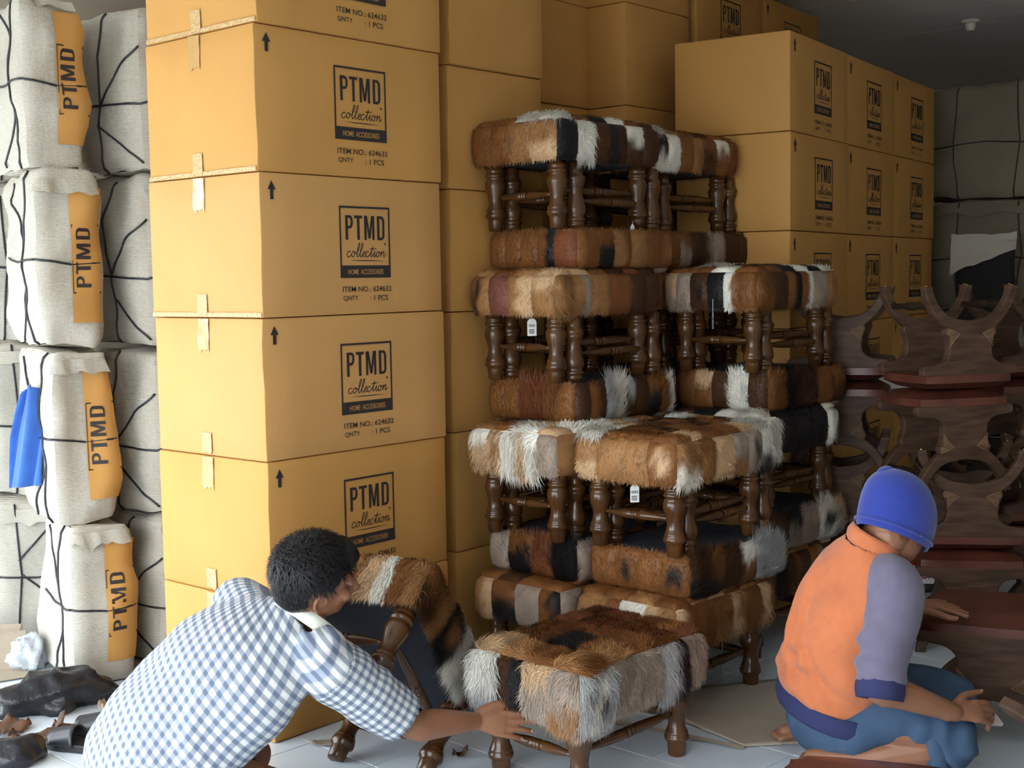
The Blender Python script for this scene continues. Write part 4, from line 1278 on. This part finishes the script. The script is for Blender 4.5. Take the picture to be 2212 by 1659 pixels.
    bm = bmesh.new(); bm.from_mesh(hm); k = []
    for fc in bm.faces:
        q = fc.calc_center_median() - hc; x, y, z = q.dot(r), q.dot(f), q.dot(u)
        if (y > .040 and z < .060) or (y > -.036 and z < .022 + .55 * max(0, y)) or z < -.095: k.append(fc)
    bmesh.ops.delete(bm, geom=k, context='FACES'); bm.to_mesh(hm); bm.free(); hm.polygons.foreach_set('use_smooth', [True] * len(hm.polygons))
    ho = from_mesh('hair', hm, M['hair'], body)
    vs, fs = hair_blades(hc + u * .030 - f * .020, f, r, u, (.089, .106, .100), lambda q: (q[2] > -.75 and not (q[1] > .25 and q[2] < .42) and not (q[1] > -.30 and q[2] < .10)), 5200, .040, 5)
    hs = mesh_obj('hair_strands', vs, fs, M['hair'], ho, smooth=False); tag(hs, kind='stuff')
    return body

# ---------------------------------------------------------------- man in the orange sweatshirt
def man_orange():
    hc = V3(1.118, 3.715, .745); f, r, u = frame((.80, .46, -.36), (.52, -.85, .02))
    hips, neck = V3(.955, 3.81, .195), V3(1.035, 3.735, .660)
    rsh, lsh = V3(1.075, 3.590, .578), V3(1.00, 3.935, .560)
    elb, wri = V3(1.000, 3.505, .318), V3(1.225, 3.545, .226)
    lelb, lwri = V3(1.13, 4.03, .40), V3(1.245, 3.985, .425)
    wa = (rsh - lsh).normalized()
    rh, rk, ra = hips + wa * .095, V3(1.245, 3.600, .118), V3(1.000, 3.665, .050)
    lh, lk, la = hips - wa * .095, V3(1.37, 3.93, .130), V3(.985, 3.96, .055)
    mb = MB()
    head_parts(mb, hc, f, r, u)
    chain(mb, [(hc - u * .055 - f * .02, .056), (hc.lerp(neck, .65), .055), (neck, .060)], 14, 4)
    chain(mb, [(hips, .13, .11, tuple(wa)), (hips.lerp(neck, .4) + V3(-.03, 0, 0), .13, .09, tuple(wa)), (hips.lerp(neck, .8) + V3(-.02, 0, 0), .14, .08, tuple(wa)), (neck, .065, .06, tuple(wa))], 18, 5)
    chain(mb, [(rsh, .050), (rsh.lerp(elb, .5), .045), (elb, .041), (elb.lerp(wri, .3), .042), (wri, .026)], 14, 5)
    chain(mb, [(lsh, .050), (lsh.lerp(lelb, .5), .045), (lelb, .040), (lelb.lerp(lwri, .4), .037), (lwri, .024)], 14, 5)
    tips, bk = hand(mb, wri, V3(.93, .18, -.02), V3(-.05, -.70, .72), V3(.0, .72, .68), curl=(.45, .50, .55, .60), spread=.07, thumb=(.75, .25), scale=1.0)
    tips2, bk2 = hand(mb, lwri, V3(.95, .12, -.10), V3(.08, -.15, .98), V3(.25, -.96, -.05), curl=(.10, .12, .12, .12), spread=.34, thumb=(.75, .45), scale=1.0)
    for h, k, a, toe in ((rh, rk, ra, V3(-.13, .06, -.012)), (lh, lk, la, V3(-.15, -.04, -.012))):
        chain(mb, [(h, .080), (h.lerp(k, .5), .074), (k, .056)], 14, 4)
        chain(mb, [(k, .054), (k.lerp(a, .45), .049), (a, .034)], 12, 4)
        chain(mb, [(a, .034), (a + toe * .5 + V3(0, 0, -.005), .032), (a + toe, .026)], 12, 4)
        for q in range(5):
            sd = toe.cross(V3(0, 0, 1)).normalized() * (.024 - .012 * q)
            chain(mb, [(a + toe * .9 + sd, .011), (a + toe * 1.22 + sd * 1.1 + V3(0, 0, -.006), .0095)], 8, 3)
    body = from_mesh('person', remeshed(mb, .0038, 3), M['skin2'])
    tag(body, 'crouching person in an orange sweatshirt, blue cap and jeans sanding a stool', 'person')
    eyes(body, hc, f, r, u); nails(body, tips, bk); nails(body, tips2, bk2)
    t_ax = (neck - hips).normalized()
    back = V3(-1, -.25, 0)
    # sweatshirt trunk
    sb = MB()
    chain(sb, [(hips + V3(-.005, 0, .015), .190, .145, tuple(wa)), (hips.lerp(neck, .18) + back * .018, .196, .152, tuple(wa)), (hips.lerp(neck, .42) + back * .028, .194, .142, tuple(wa)), (hips.lerp(neck, .66) + back * .022, .192, .132, tuple(wa)),
               (hips.lerp(neck, .86) + back * .005, .168, .102, tuple(wa)), (neck + t_ax * .02, .080, .076, tuple(wa))], 26, 6)
    chain(sb, [(rsh - wa * .09, .075), (rsh - wa * .01, .070)], 14, 3); chain(sb, [(lsh + wa * .09, .075), (lsh + wa * .01, .070)], 14, 3)
    me = remeshed(sb, .0075, 8)
    def fold(p):
        h = (p - hips).dot(t_ax); x = (p - hips).dot(wa)
        a = noise.noise(p * 5.0) * .014 + noise.noise(p * 13.0) * .004
        a += .011 * math.sin(30 * h + 16 * x + 4 * noise.noise(p * 4)) * math.exp(-((h - .06) / .10) ** 2)
        a += .010 * math.sin(26 * (h - .9 * x) + 3 * noise.noise(p * 4)) * math.exp(-((h - .30) / .12) ** 2) * (1 if x > 0 else .3)
        if (p - hips).dot(back) > -.06:      # long soft folds running down the back to the hem
            for (h0, x0, h1, x1, am) in ((.40, .02, .03, .15, .014), (.34, -.05, .02, .06, .011), (.22, .16, .05, -.06, .011), (.30, .18, .12, .05, .010), (.14, .17, .03, -.12, .009)):
                d0 = Vector((h1 - h0, x1 - x0)); L = d0.length; d0 = d0 / L; q = Vector((h - h0, x - x0)); t = q.dot(d0)
                if -.03 < t < L + .03:
                    e = q.x * d0.y - q.y * d0.x + .02 * math.sin(t * 9)
                    a += am * math.sin(math.pi * min(max(t / L, 0), 1)) * (math.exp(-(e / .014) ** 2) - .7 * math.exp(-((e - .026) / .016) ** 2))
        return a
    wrinkle(me, fold)
    bm = bmesh.new(); bm.from_mesh(me); kill = []
    for fc in bm.faces:
        c = fc.calc_center_median()
        if (c - neck).dot(t_ax) > .014 and (c - neck).length < .11 or (c - hips).dot(t_ax) < .0: kill.append(fc)
    bmesh.ops.delete(bm, geom=kill, context='FACES'); bm.to_mesh(me); bm.free(); me.polygons.foreach_set('use_smooth', [True] * len(me.polygons))
    sw = from_mesh('sweatshirt', me, M['orange'], body); so = sw.modifiers.new('t', 'SOLIDIFY'); so.thickness = .004; so.offset = -1
    # navy hem band
    def band(name, c, ax, w1, r1, r2, h, m, parent, puff=.004, n=30, slant=0.0):
        w1 = (w1 - ax * w1.dot(ax)).normalized(); w2 = ax.cross(w1); mb2 = MB(); vs = []
        rows = 5
        for j in range(rows + 1):
            t = j / rows
            for k in range(n):
                a = 2 * math.pi * k / n; pf = puff * math.sin(math.pi * t) + .0012 * math.cos(a * 15)
                vs.append(c + ax * (h * (t - .5) + slant * math.cos(a)) + w1 * math.cos(a) * (r1 + pf) + w2 * math.sin(a) * (r2 + pf))
        fs = [(j * n + k, j * n + (k + 1) % n, (j + 1) * n + (k + 1) % n, (j + 1) * n + k) for j in range(rows) for k in range(n)]
        mb2.add(vs, fs); o = mb2.build(name, m, parent); s_ = o.modifiers.new('t', 'SOLIDIFY'); s_.thickness = .005; return o
    band('hem_band', hips + t_ax * -.014 + V3(-.008, 0, 0), t_ax, wa, .196, .154, .058, M['ribnavy'], sw)
    band('sweatshirt_collar', neck + t_ax * .022 + V3(.01, -.005, 0), (t_ax + V3(.25, 0, 0)).normalized(), wa, .078, .074, .050, M['orange'], sw, puff=.008)
    # sleeves
    for nm_, a, b_ in (('sleeve', rsh, elb), ('sleeve', lsh, lelb)):
        s_ = MB(); dv = (b_ - a).normalized(); sgn = 1 if a is rsh else -1
        chain(s_, [(neck.lerp(a, .38) + V3(0, 0, -.012), .054), (a - wa * sgn * .015 + V3(0, 0, -.004), .080), (a.lerp(b_, .35) , .078), (a.lerp(b_, .75), .072), (b_ - dv * .01, .064)], 18, 6)
        me = remeshed(s_, .0065, 6)
        def fold2(p, a=a, dv=dv):
            t = (p - a).dot(dv)
            return .006 * noise.noise(p * 9) + .009 * math.sin(62 * t + 7 * noise.noise(p * 6)) * math.exp(-((t - .19) / .07) ** 2)
        wrinkle(me, fold2)
        bm = bmesh.new(); bm.from_mesh(me); e_ = b_ - dv * .005
        bmesh.ops.delete(bm, geom=[fc for fc in bm.faces if (fc.calc_center_median() - e_).dot(dv) > 0 and (fc.calc_center_median() - e_).length < .12], context='FACES')
        bm.to_mesh(me); bm.free(); me.polygons.foreach_set('use_smooth', [True] * len(me.polygons))
        sl = from_mesh(nm_, me, M['lilac'], sw); so = sl.modifiers.new('t', 'SOLIDIFY'); so.thickness = .004; so.offset = -1
        band('sleeve_cuff', b_ + dv * .006 + V3(.006, 0, 0), (dv + V3(.12, 0, 0)).normalized(), wa, .064, .063, .060, M['ribnavy'], sl, puff=.005, n=24)
    # jeans, rolled to below the knee
    jb = MB()
    chain(jb, [(hips - wa * .09 + V3(0, 0, -.065), .105), (hips + V3(-.015, 0, -.060), .128), (hips + wa * .09 + V3(0, 0, -.065), .105)], 18, 4)
    for h, k, a in ((rh, rk, ra), (lh, lk, la)):
        chain(jb, [(h + V3(-.01, 0, -.055), .096), (h.lerp(k, .5) + V3(0, 0, .022), .082), (k + V3(.005, 0, .004), .072), (k.lerp(a, .16) + V3(0, 0, -.005), .066)], 16, 5)
    me = remeshed(jb, .0075, 6)
    wrinkle(me, lambda p: .007 * noise.noise(p * 9) + .006 * math.sin(70 * p.x + 30 * p.z + 6 * noise.noise(p * 7)) * math.exp(-((p - rk).length / .15) ** 2))
    je = from_mesh('jeans', me, M['jeans'], body)
    dq = (ra - rk).normalized(); band('rolled_cuff', rk.lerp(ra, .20), dq, V3(0, 0, 1), .068, .066, .045, M['jeans'], je, puff=.008)
    # fleece cap
    cb = MB(); n = 30; vs = []
    prof = [(.098, .110, -.072), (.104, .117, -.058), (.107, .121, -.030), (.108, .121, .005), (.104, .115, .038), (.095, .104, .068), (.078, .086, .094), (.055, .060, .113), (.026, .030, .124)]
    prof = [(a, b, c) for a, b, c in prof]
    for (a, b, z) in prof:
        for k in range(n):
            an = 2 * math.pi * k / n
            t = max(0, z) / .13
            p = hc + r * math.cos(an) * a + f * (math.sin(an) * b - .012 - .030 * t) + u * (z + .012 - (.012 * math.sin(an) if z < 0 else 0))
            vs.append(p)
    fs = [(j * n + k, j * n + (k + 1) % n, (j + 1) * n + (k + 1) % n, (j + 1) * n + k) for j in range(len(prof) - 1) for k in range(n)]
    fs.append(tuple((len(prof) - 1) * n + k for k in range(n)))
    # pinched tip of the fleece
    cb.add(vs, fs)
    chain(cb, [(hc + u * .070 - f * .058 + r * -.01, .060), (hc + u * .092 - f * .072 + r * -.012, .050), (hc + u * .104 - f * .080 + r * -.013, .034)], 14, 3)
    me = bpy.data.meshes.new('fleece_cap'); me.from_pydata([tuple(v) for v in cb.v], [], cb.f)
    bm = bmesh.new(); bm.from_mesh(me); bmesh.ops.recalc_face_normals(bm, faces=bm.faces); bm.to_mesh(me); bm.free()
    o = from_mesh('fleece_cap', me, M['cap'], body)
    o.modifiers.new('sub', 'SUBSURF').levels = 2; o.modifiers['sub'].render_levels = 2
    # turned-up seam near its edge
    sb2 = MB(); pts = [hc + r * math.cos(a) * .1065 + f * (math.sin(a) * .1195 - .0125) + u * (-.040 - .012 * math.sin(a)) for a in [2 * math.pi * k / 40 for k in range(41)]]
    sb2.tube(pts, .004, 6); sb2.build('cap_seam', M['cap'], o)
    return body, tips

man1 = man_checked()
man2, man2_tips = man_orange()
# sanding block in the right hand
_c = sum((t[0] for t in man2_tips[:3]), Vector()) / 3
sbm = obj_from_bm('sandpaper_pad', box_bm(-.03, .03, -.022, .022, -.006, .006, .003), mat('white_sandpaper', (.62, .60, .54), rough=.9, bump=.3, bscale=300))
sbm.location = _c + Vector((.004, .006, -.014)); sbm.rotation_euler = (.5, .2, .4)
tag(sbm, 'folded white sandpaper held in the crouching person\'s fingers', 'sandpaper')
# ------------------------------------------------------------------ small things
# sheet of cardboard on the floor
M['oldcard'] = mat('worn_floor_cardboard', (0.33, 0.27, 0.21), rough=0.9, col2=(0.40, 0.335, 0.27), vscale=4, bump=0.1, bscale=20)
M['bag'] = mat('black_plastic_film', (0.010, 0.010, 0.013), rough=0.34, spec=0.4, bump=0.6, bscale=25)
M['clearbag'] = mat('thin_white_plastic_bag', (0.40, 0.43, 0.47), rough=0.15, spec=0.6, bump=0.5, bscale=40)
M['bluecloth'] = mat('blue_terry_cloth', (0.030, 0.115, 0.42), rough=0.95, var=0.12, vscale=20, sheen=0.3, bump=0.2, bscale=220)
M['rubber'] = mat('black_sandal_rubber', (0.020, 0.021, 0.026), rough=0.35)
M['rust'] = mat('brown_leather_scrap', (0.085, 0.038, 0.017), rough=0.6, var=0.3, vscale=20, bump=0.2, bscale=60)
M['scrapcard'] = mat('torn_pale_cardboard', (0.34, 0.28, 0.21), rough=0.9, var=0.1, vscale=10)
M['red'] = mat('tin_red_label', (0.33, 0.022, 0.020), rough=0.4)
M['tin'] = mat('tin_can_dark', (0.03, 0.03, 0.03), rough=0.35, metal=0.6)
M['white'] = mat('white_paint', (0.75, 0.74, 0.70), rough=0.5)
M['paperwhite'] = mat('white_paper_sheet', (0.72, 0.72, 0.74), rough=0.8)

def floor_sheet(name, pts, z, m, label, cat, amp=.004, seed=1, thick=.004, sub=24):
    """flat quad-ish sheet from four floor corners, slightly buckled"""
    mb = MB(); vs = []
    A, B_, C_, D_ = [Vector((p[0], p[1], 0)) for p in pts]
    for j in range(sub + 1):
        for i in range(sub + 1):
            u, v = i / sub, j / sub
            p = A.lerp(B_, u).lerp(D_.lerp(C_, u), v)
            ed = min(u, 1 - u, v, 1 - v)
            k = .006 * noise.noise(Vector((u * 9, v * 9, seed))) * (1 if ed < .02 else 0)
            p = p + (p - (A + C_) / 2).normalized() * k
            vs.append((p.x, p.y, z + amp * (.5 + .5 * noise.noise(Vector((u * 3, v * 3, seed)))) * (1 + 1.5 * (v > .97))))
    n = sub + 1
    mb.add(vs, [(j * n + i, j * n + i + 1, (j + 1) * n + i + 1, (j + 1) * n + i) for j in range(sub) for i in range(sub)])
    o = mb.build(name, m); s = o.modifiers.new('t', 'SOLIDIFY'); s.thickness = thick; s.offset = 1
    return tag(o, label, cat)
fl = floor_sheet('cardboard_sheet', [(.70, 3.905), (.885, 3.925), (1.15, 4.60), (.36, 4.42)], .003, M['oldcard'], 'worn flattened cardboard sheet lying on the tiles by the fur stools', 'cardboard')

# torn front edge of that sheet shows its white ply
mb = MB()
e0, e1 = Vector((.30, 4.175, 0)), Vector((.70, 3.90, 0))
vs = []
for i in range(21):
    t = i / 20; p = e0.lerp(e1, t)
    w_ = .022 + .010 * noise.noise(Vector((t * 7, 2, 0)))
    vs += [(p.x, p.y, .009), (p.x - .006, p.y - w_, .006)]
mb.add(vs, [(2 * i, 2 * i + 1, 2 * i + 3, 2 * i + 2) for i in range(20)])
pp = mb.build('torn_ply', M['scrapcard'], fl); tag(pp, label='torn pale inner ply along its front edge')

# lampholder on the ceiling
lh = empty('lamp_holder', (2.765, 7.86, CEIL - .002)); tag(lh, 'small cream lamp holder on the dark ceiling', 'lamp holder')
mb = MB(); mb.lathe([(.052, 0), (.052, -.012), (.046, -.016), (.030, -.018)], 20); mb.build('base_plate', M['lampholder'], lh)
mb = MB(); mb.lathe([(.031, -.016), (.030, -.030), (.025, -.055), (.023, -.062)], 18); mb.build('socket', M['lampholder'], lh)

# blue cloth hanging on the parcels
def cloth():
    mb = MB(); vs = []; nu, nv = 26, 30
    C0 = Vector((-1.715, 4.74, 1.075)); ax = Vector((.95, -.30, 0)).normalized(); out = Vector((-.45, -.89, 0))
    for j in range(nv + 1):
        v = j / nv
        for i in range(nu + 1):
            u = i / nu - .5
            wd = .030 + .036 * min(1, v * 2.2) ** .7 + .012 * v
            fold = .013 * math.sin(u * 11 + 2.5 * v) + .006 * math.sin(u * 19 + 4 + 3 * v)
            lean = -.055 * v
            p = C0 + ax * (u * 2 * wd + lean) + out * (.05 + fold + .016 * math.cos(u * 3)) + Vector((0, 0, -.345 * v + .03 * (1 - (2 * u) ** 2) * (1 - v) + .018 * u * v))
            vs.append(p)
    n = nu + 1
    mb.add(vs, [(j * n + i, j * n + i + 1, (j + 1) * n + i + 1, (j + 1) * n + i) for j in range(nv) for i in range(nu)])
    o = mb.build('cloth', M['bluecloth']); s = o.modifiers.new('t', 'SOLIDIFY'); s.thickness = .006
    tag(o, 'blue cloth hung over the cord of a wrapped parcel', 'cloth')
cloth()

def crumpled(name, c, radii, m, label, cat, seed, rz=0.0, amp=.35, freq=6.0, flat=0.0, voxel=None):
    """a crushed closed bag shape resting on the floor"""
    mb = MB(); ellipsoid(mb, Vector((0, 0, 0)), (Vector((1, 0, 0)), Vector((0, 1, 0)), Vector((0, 0, 1))), (1, 1, 1), 44, 26)
    vs = []
    for v in mb.v:
        k = Vector((v.x * radii[0], v.y * radii[1], v.z * radii[2])) * freq + Vector((seed, 0, 0))
        rdg = 1 - abs(noise.noise(k)) * 2.2; r2 = 1 - abs(noise.noise(k * 2.3)) * 2.2
        s = 1 + amp * (rdg - .5) + amp * .4 * (r2 - .5)
        p = Vector((v.x * radii[0] * s, v.y * radii[1] * s, max(v.z * s, -.55) * radii[2]))
        vs.append(p)
    zmin = min(p.z for p in vs)
    vs = [Vector((p.x, p.y, p.z - zmin)) for p in vs]
    o = mesh_obj(name, vs, mb.f, m, None, smooth=True); o.location = c; o.rotation_euler = (0, 0, rz)
    return tag(o, label, cat)
crumpled('plastic_bag', (-1.60, 4.40, .001), (.20, .12, .080), M['bag'], 'crumpled black plastic bag on the tiles at the foot of the parcels', 'bag', 3, .35)
crumpled('plastic_bag', (-1.33, 4.66, .001), (.07, .05, .05), M['bag'], 'dark bag tucked behind the outer parcel pile', 'bag', 13, .1)
crumpled('plastic_bag', (-1.86, 4.86, .001), (.075, .065, .085), M['clearbag'], 'small whitish see-through plastic bag by the lowest outer parcel', 'bag', 8, .6, amp=.45, freq=14)
crumpled('plastic_bag', (-1.53, 3.89, .001), (.10, .07, .05), M['bag'], 'black wad of plastic at the bottom picture corner', 'bag', 21, .2)

def scrap(name, c, size, m, label, cat, seed, rz=0, th=.004, curl=.02, n=8):
    rng = random.Random(seed); mb = MB(); vs = []
    for j in range(n + 1):
        for i in range(n + 1):
            u, v = i / n - .5, j / n - .5
            a = math.atan2(v, u); k = 1 + .28 * noise.noise(Vector((math.cos(a) * 1.3, math.sin(a) * 1.3, seed)))
            q = 1 - .25 * (abs(u) * abs(v) * 4)
            vs.append((u * size[0] * k * q, v * size[1] * k * q, .003 + curl * (u * u * 4) * (.6 + noise.noise(Vector((u * 3, v * 3, seed)))) + curl * .4 * abs(noise.noise(Vector((u * 5, v * 5, seed + 2))))))
    q = n + 1
    mb.add(vs, [(j * q + i, j * q + i + 1, (j + 1) * q + i + 1, (j + 1) * q + i) for j in range(n) for i in range(n)])
    o = mb.build(name, m); s = o.modifiers.new('t', 'SOLIDIFY'); s.thickness = th; s.offset = 1
    o.location = c; o.rotation_euler = (0, 0, rz); return tag(o, label, cat)
scrap('leather_scrap', (-1.55, 4.06, 0), (.17, .10), M['rust'], 'curled brown leather offcut beside the black sandals', 'scrap', 4, .5, curl=.06)
scrap('leather_scrap', (-1.47, 4.18, 0), (.15, .06), M['rust'], 'thin reddish leather offcut in front of the black bag', 'scrap', 5, .35, curl=.03)
scrap('leather_scrap', (-1.68, 4.16, 0), (.16, .12), M['rust'], 'dark brown leather offcut at the left picture edge', 'scrap', 6, 1.2, curl=.05)
scrap('paper_scrap', (-1.37, 4.33, 0), (.12, .10), M['scrapcard'], 'pale crumpled paper scrap between black bag and sandals', 'scrap', 7, .2, curl=.035)
scrap('hide_scrap', (-.18, 3.87, 0), (.050, .035), M['rust'], 'small brown hide scrap on the tiles near the tipped stool', 'scrap', 9, .3, curl=.02)
scrap('hide_scrap', (.33, 3.66, 0), (.085, .05), M['rust'], 'brown hide scrap on the tiles in front of the shaggy stool', 'scrap', 10, .3, curl=.03)
scrap('paper_shred', (-.06, 3.96, 0), (.045, .012), M['paperwhite'], 'tiny white paper shred on the tiles behind the reaching hand', 'scrap', 11, .2, th=.001, curl=.006)
scrap('paper_scrap', (-.60, 4.0, 0), (.12, .05), M['scrapcard'], 'pale paper scrap on the tiles by the front carton stack', 'scrap', 14, .2, curl=.01)
# pale broken carton on the left edge
bc = empty('broken_carton', (-1.98, 4.78, 0), .25); tag(bc, 'torn pale carton flattened beside the parcels at the left edge', 'carton')
for k, (x, y, z, w_, h, rx, rz) in enumerate([(0, 0, .01, .26, .15, 1.2, .1), (-.05, .06, .01, .24, .20, .75, -.2), (.05, -.10, .008, .22, .16, .10, .3)]):
    b = obj_from_bm('flap', box_bm(-w_ / 2, w_ / 2, -.003, .003, 0, h, .0015, 1), M['scrapcard'], bc)
    b.location = (x, y, z); b.rotation_euler = (rx - 1.57 if k == 2 else -(1.57 - rx), 0, rz)

# sandals
def sandal(label, loc, rz):
    o = empty('sandal', loc, rz); tag(o, label, 'sandal', 'pair of black sandals')
    out = [(.135, 0), (.125, .036), (.07, .046), (0, .038), (-.07, .034), (-.125, .030), (-.138, 0), (-.125, -.030), (-.07, -.034), (0, -.036), (.07, -.042), (.12, -.034)]
    P = spline(out + [out[0]], 4)[:-1]
    mb = MB(); n = len(P)
    vs = [(p[0], p[1], 0) for p in P] + [(p[0], p[1], .020) for p in P] + [(p[0] * .93, p[1] * .9, .024) for p in P]
    fs = [(i, (i + 1) % n, n + (i + 1) % n, n + i) for i in range(n)] + [(n + i, n + (i + 1) % n, 2 * n + (i + 1) % n, 2 * n + i) for i in range(n)] + [tuple(range(2 * n, 3 * n)), tuple(reversed(range(n)))]
    mb.add(vs, fs); mb.build('sole', M['rubber'], o, smooth=False)
    mb = MB(); vs = []
    for i in range(9):
        t = i / 8; x = .005 + .095 * t
        for k in range(13):
            a = math.pi * k / 12
            vs.append((x + .012 * math.sin(a), -math.cos(a) * (.040 + .004 * t), .016 + math.sin(a) * (.058 - .022 * t)))
    mb.add(vs, [(i * 13 + k, i * 13 + k + 1, (i + 1) * 13 + k + 1, (i + 1) * 13 + k) for i in range(8) for k in range(12)])
    st = mb.build('strap', M['rubber'], o); s = st.modifiers.new('t', 'SOLIDIFY'); s.thickness = .004
    # worn gold lettering across the strap
    pm = MB(); put_text(pm, 'OK', -.020, .020, 0, .030, 0, 0, .01)
    vv = []
    for v in pm.v:
        t = .25 + v.y / .095; a = math.pi / 2 + v.x / .052
        vv.append((.005 + .095 * t + .012 * math.sin(a), -math.cos(a) * (.040 + .004 * t) * 1.03, .0185 + math.sin(a) * (.058 - .022 * t) * 1.02))
    mesh_obj('printed_letters', vv, pm.f, M['carve'], st, smooth=False)
    return o
sandal('black slide sandal standing nearer the checked shirt, strap lettering showing', (-1.375, 3.99, .001), 2.75)
sandal('black slide sandal behind its mate, half under the other', (-1.325, 4.12, .001), 2.95)

# glue tin by the crouching man
tn = empty('glue_tin', (1.895, 5.90, .001), 0); tag(tn, 'round tin with a red and white label beyond the grey lilac sleeve', 'tin')
mb = MB(); mb.lathe([(.083, 0), (.085, .003), (.085, .012), (.084, .014), (.084, .176), (.085, .178), (.085, .186), (.081, .188), (.078, .182)], 32); mb.build('can', M['tin'], tn)
mb = MB(); mb.lathe([(.0845, .040), (.0848, .045), (.0848, .150), (.0845, .155)], 32, cap=False); lb = mb.build('paper_label', M['white'], tn)
mb = MB(); mb.lathe([(.0852, .118), (.0853, .152)], 32, cap=False); mb.build('red_band', M['red'], lb)
pm = MB(); put_text(pm, 'COBRA', -.085, .085, 0, .040, 0, 0, .02)
mesh_obj('printed_name', [(.0862 * math.sin(v.x / .085 - .40), -.0862 * math.cos(v.x / .085 - .40), .062 + v.y) for v in pm.v], pm.f, M['red'], lb, smooth=False)

# white sheets of paper seen through the carved stools
for k, (p, rz, lab) in enumerate([((1.78, 5.9, .93), .3, 'crumpled white paper showing through the eye between carved stools'), ((2.10, 5.75, 1.02), -.4, 'white paper poking out at the right behind the carved stools')]):
    o = scrap('paper_sheet', p, (.30, .16), M['paperwhite'], lab, 'paper', 30 + k, rz, th=.001, curl=.05); o.rotation_euler = (.9, .1, rz)
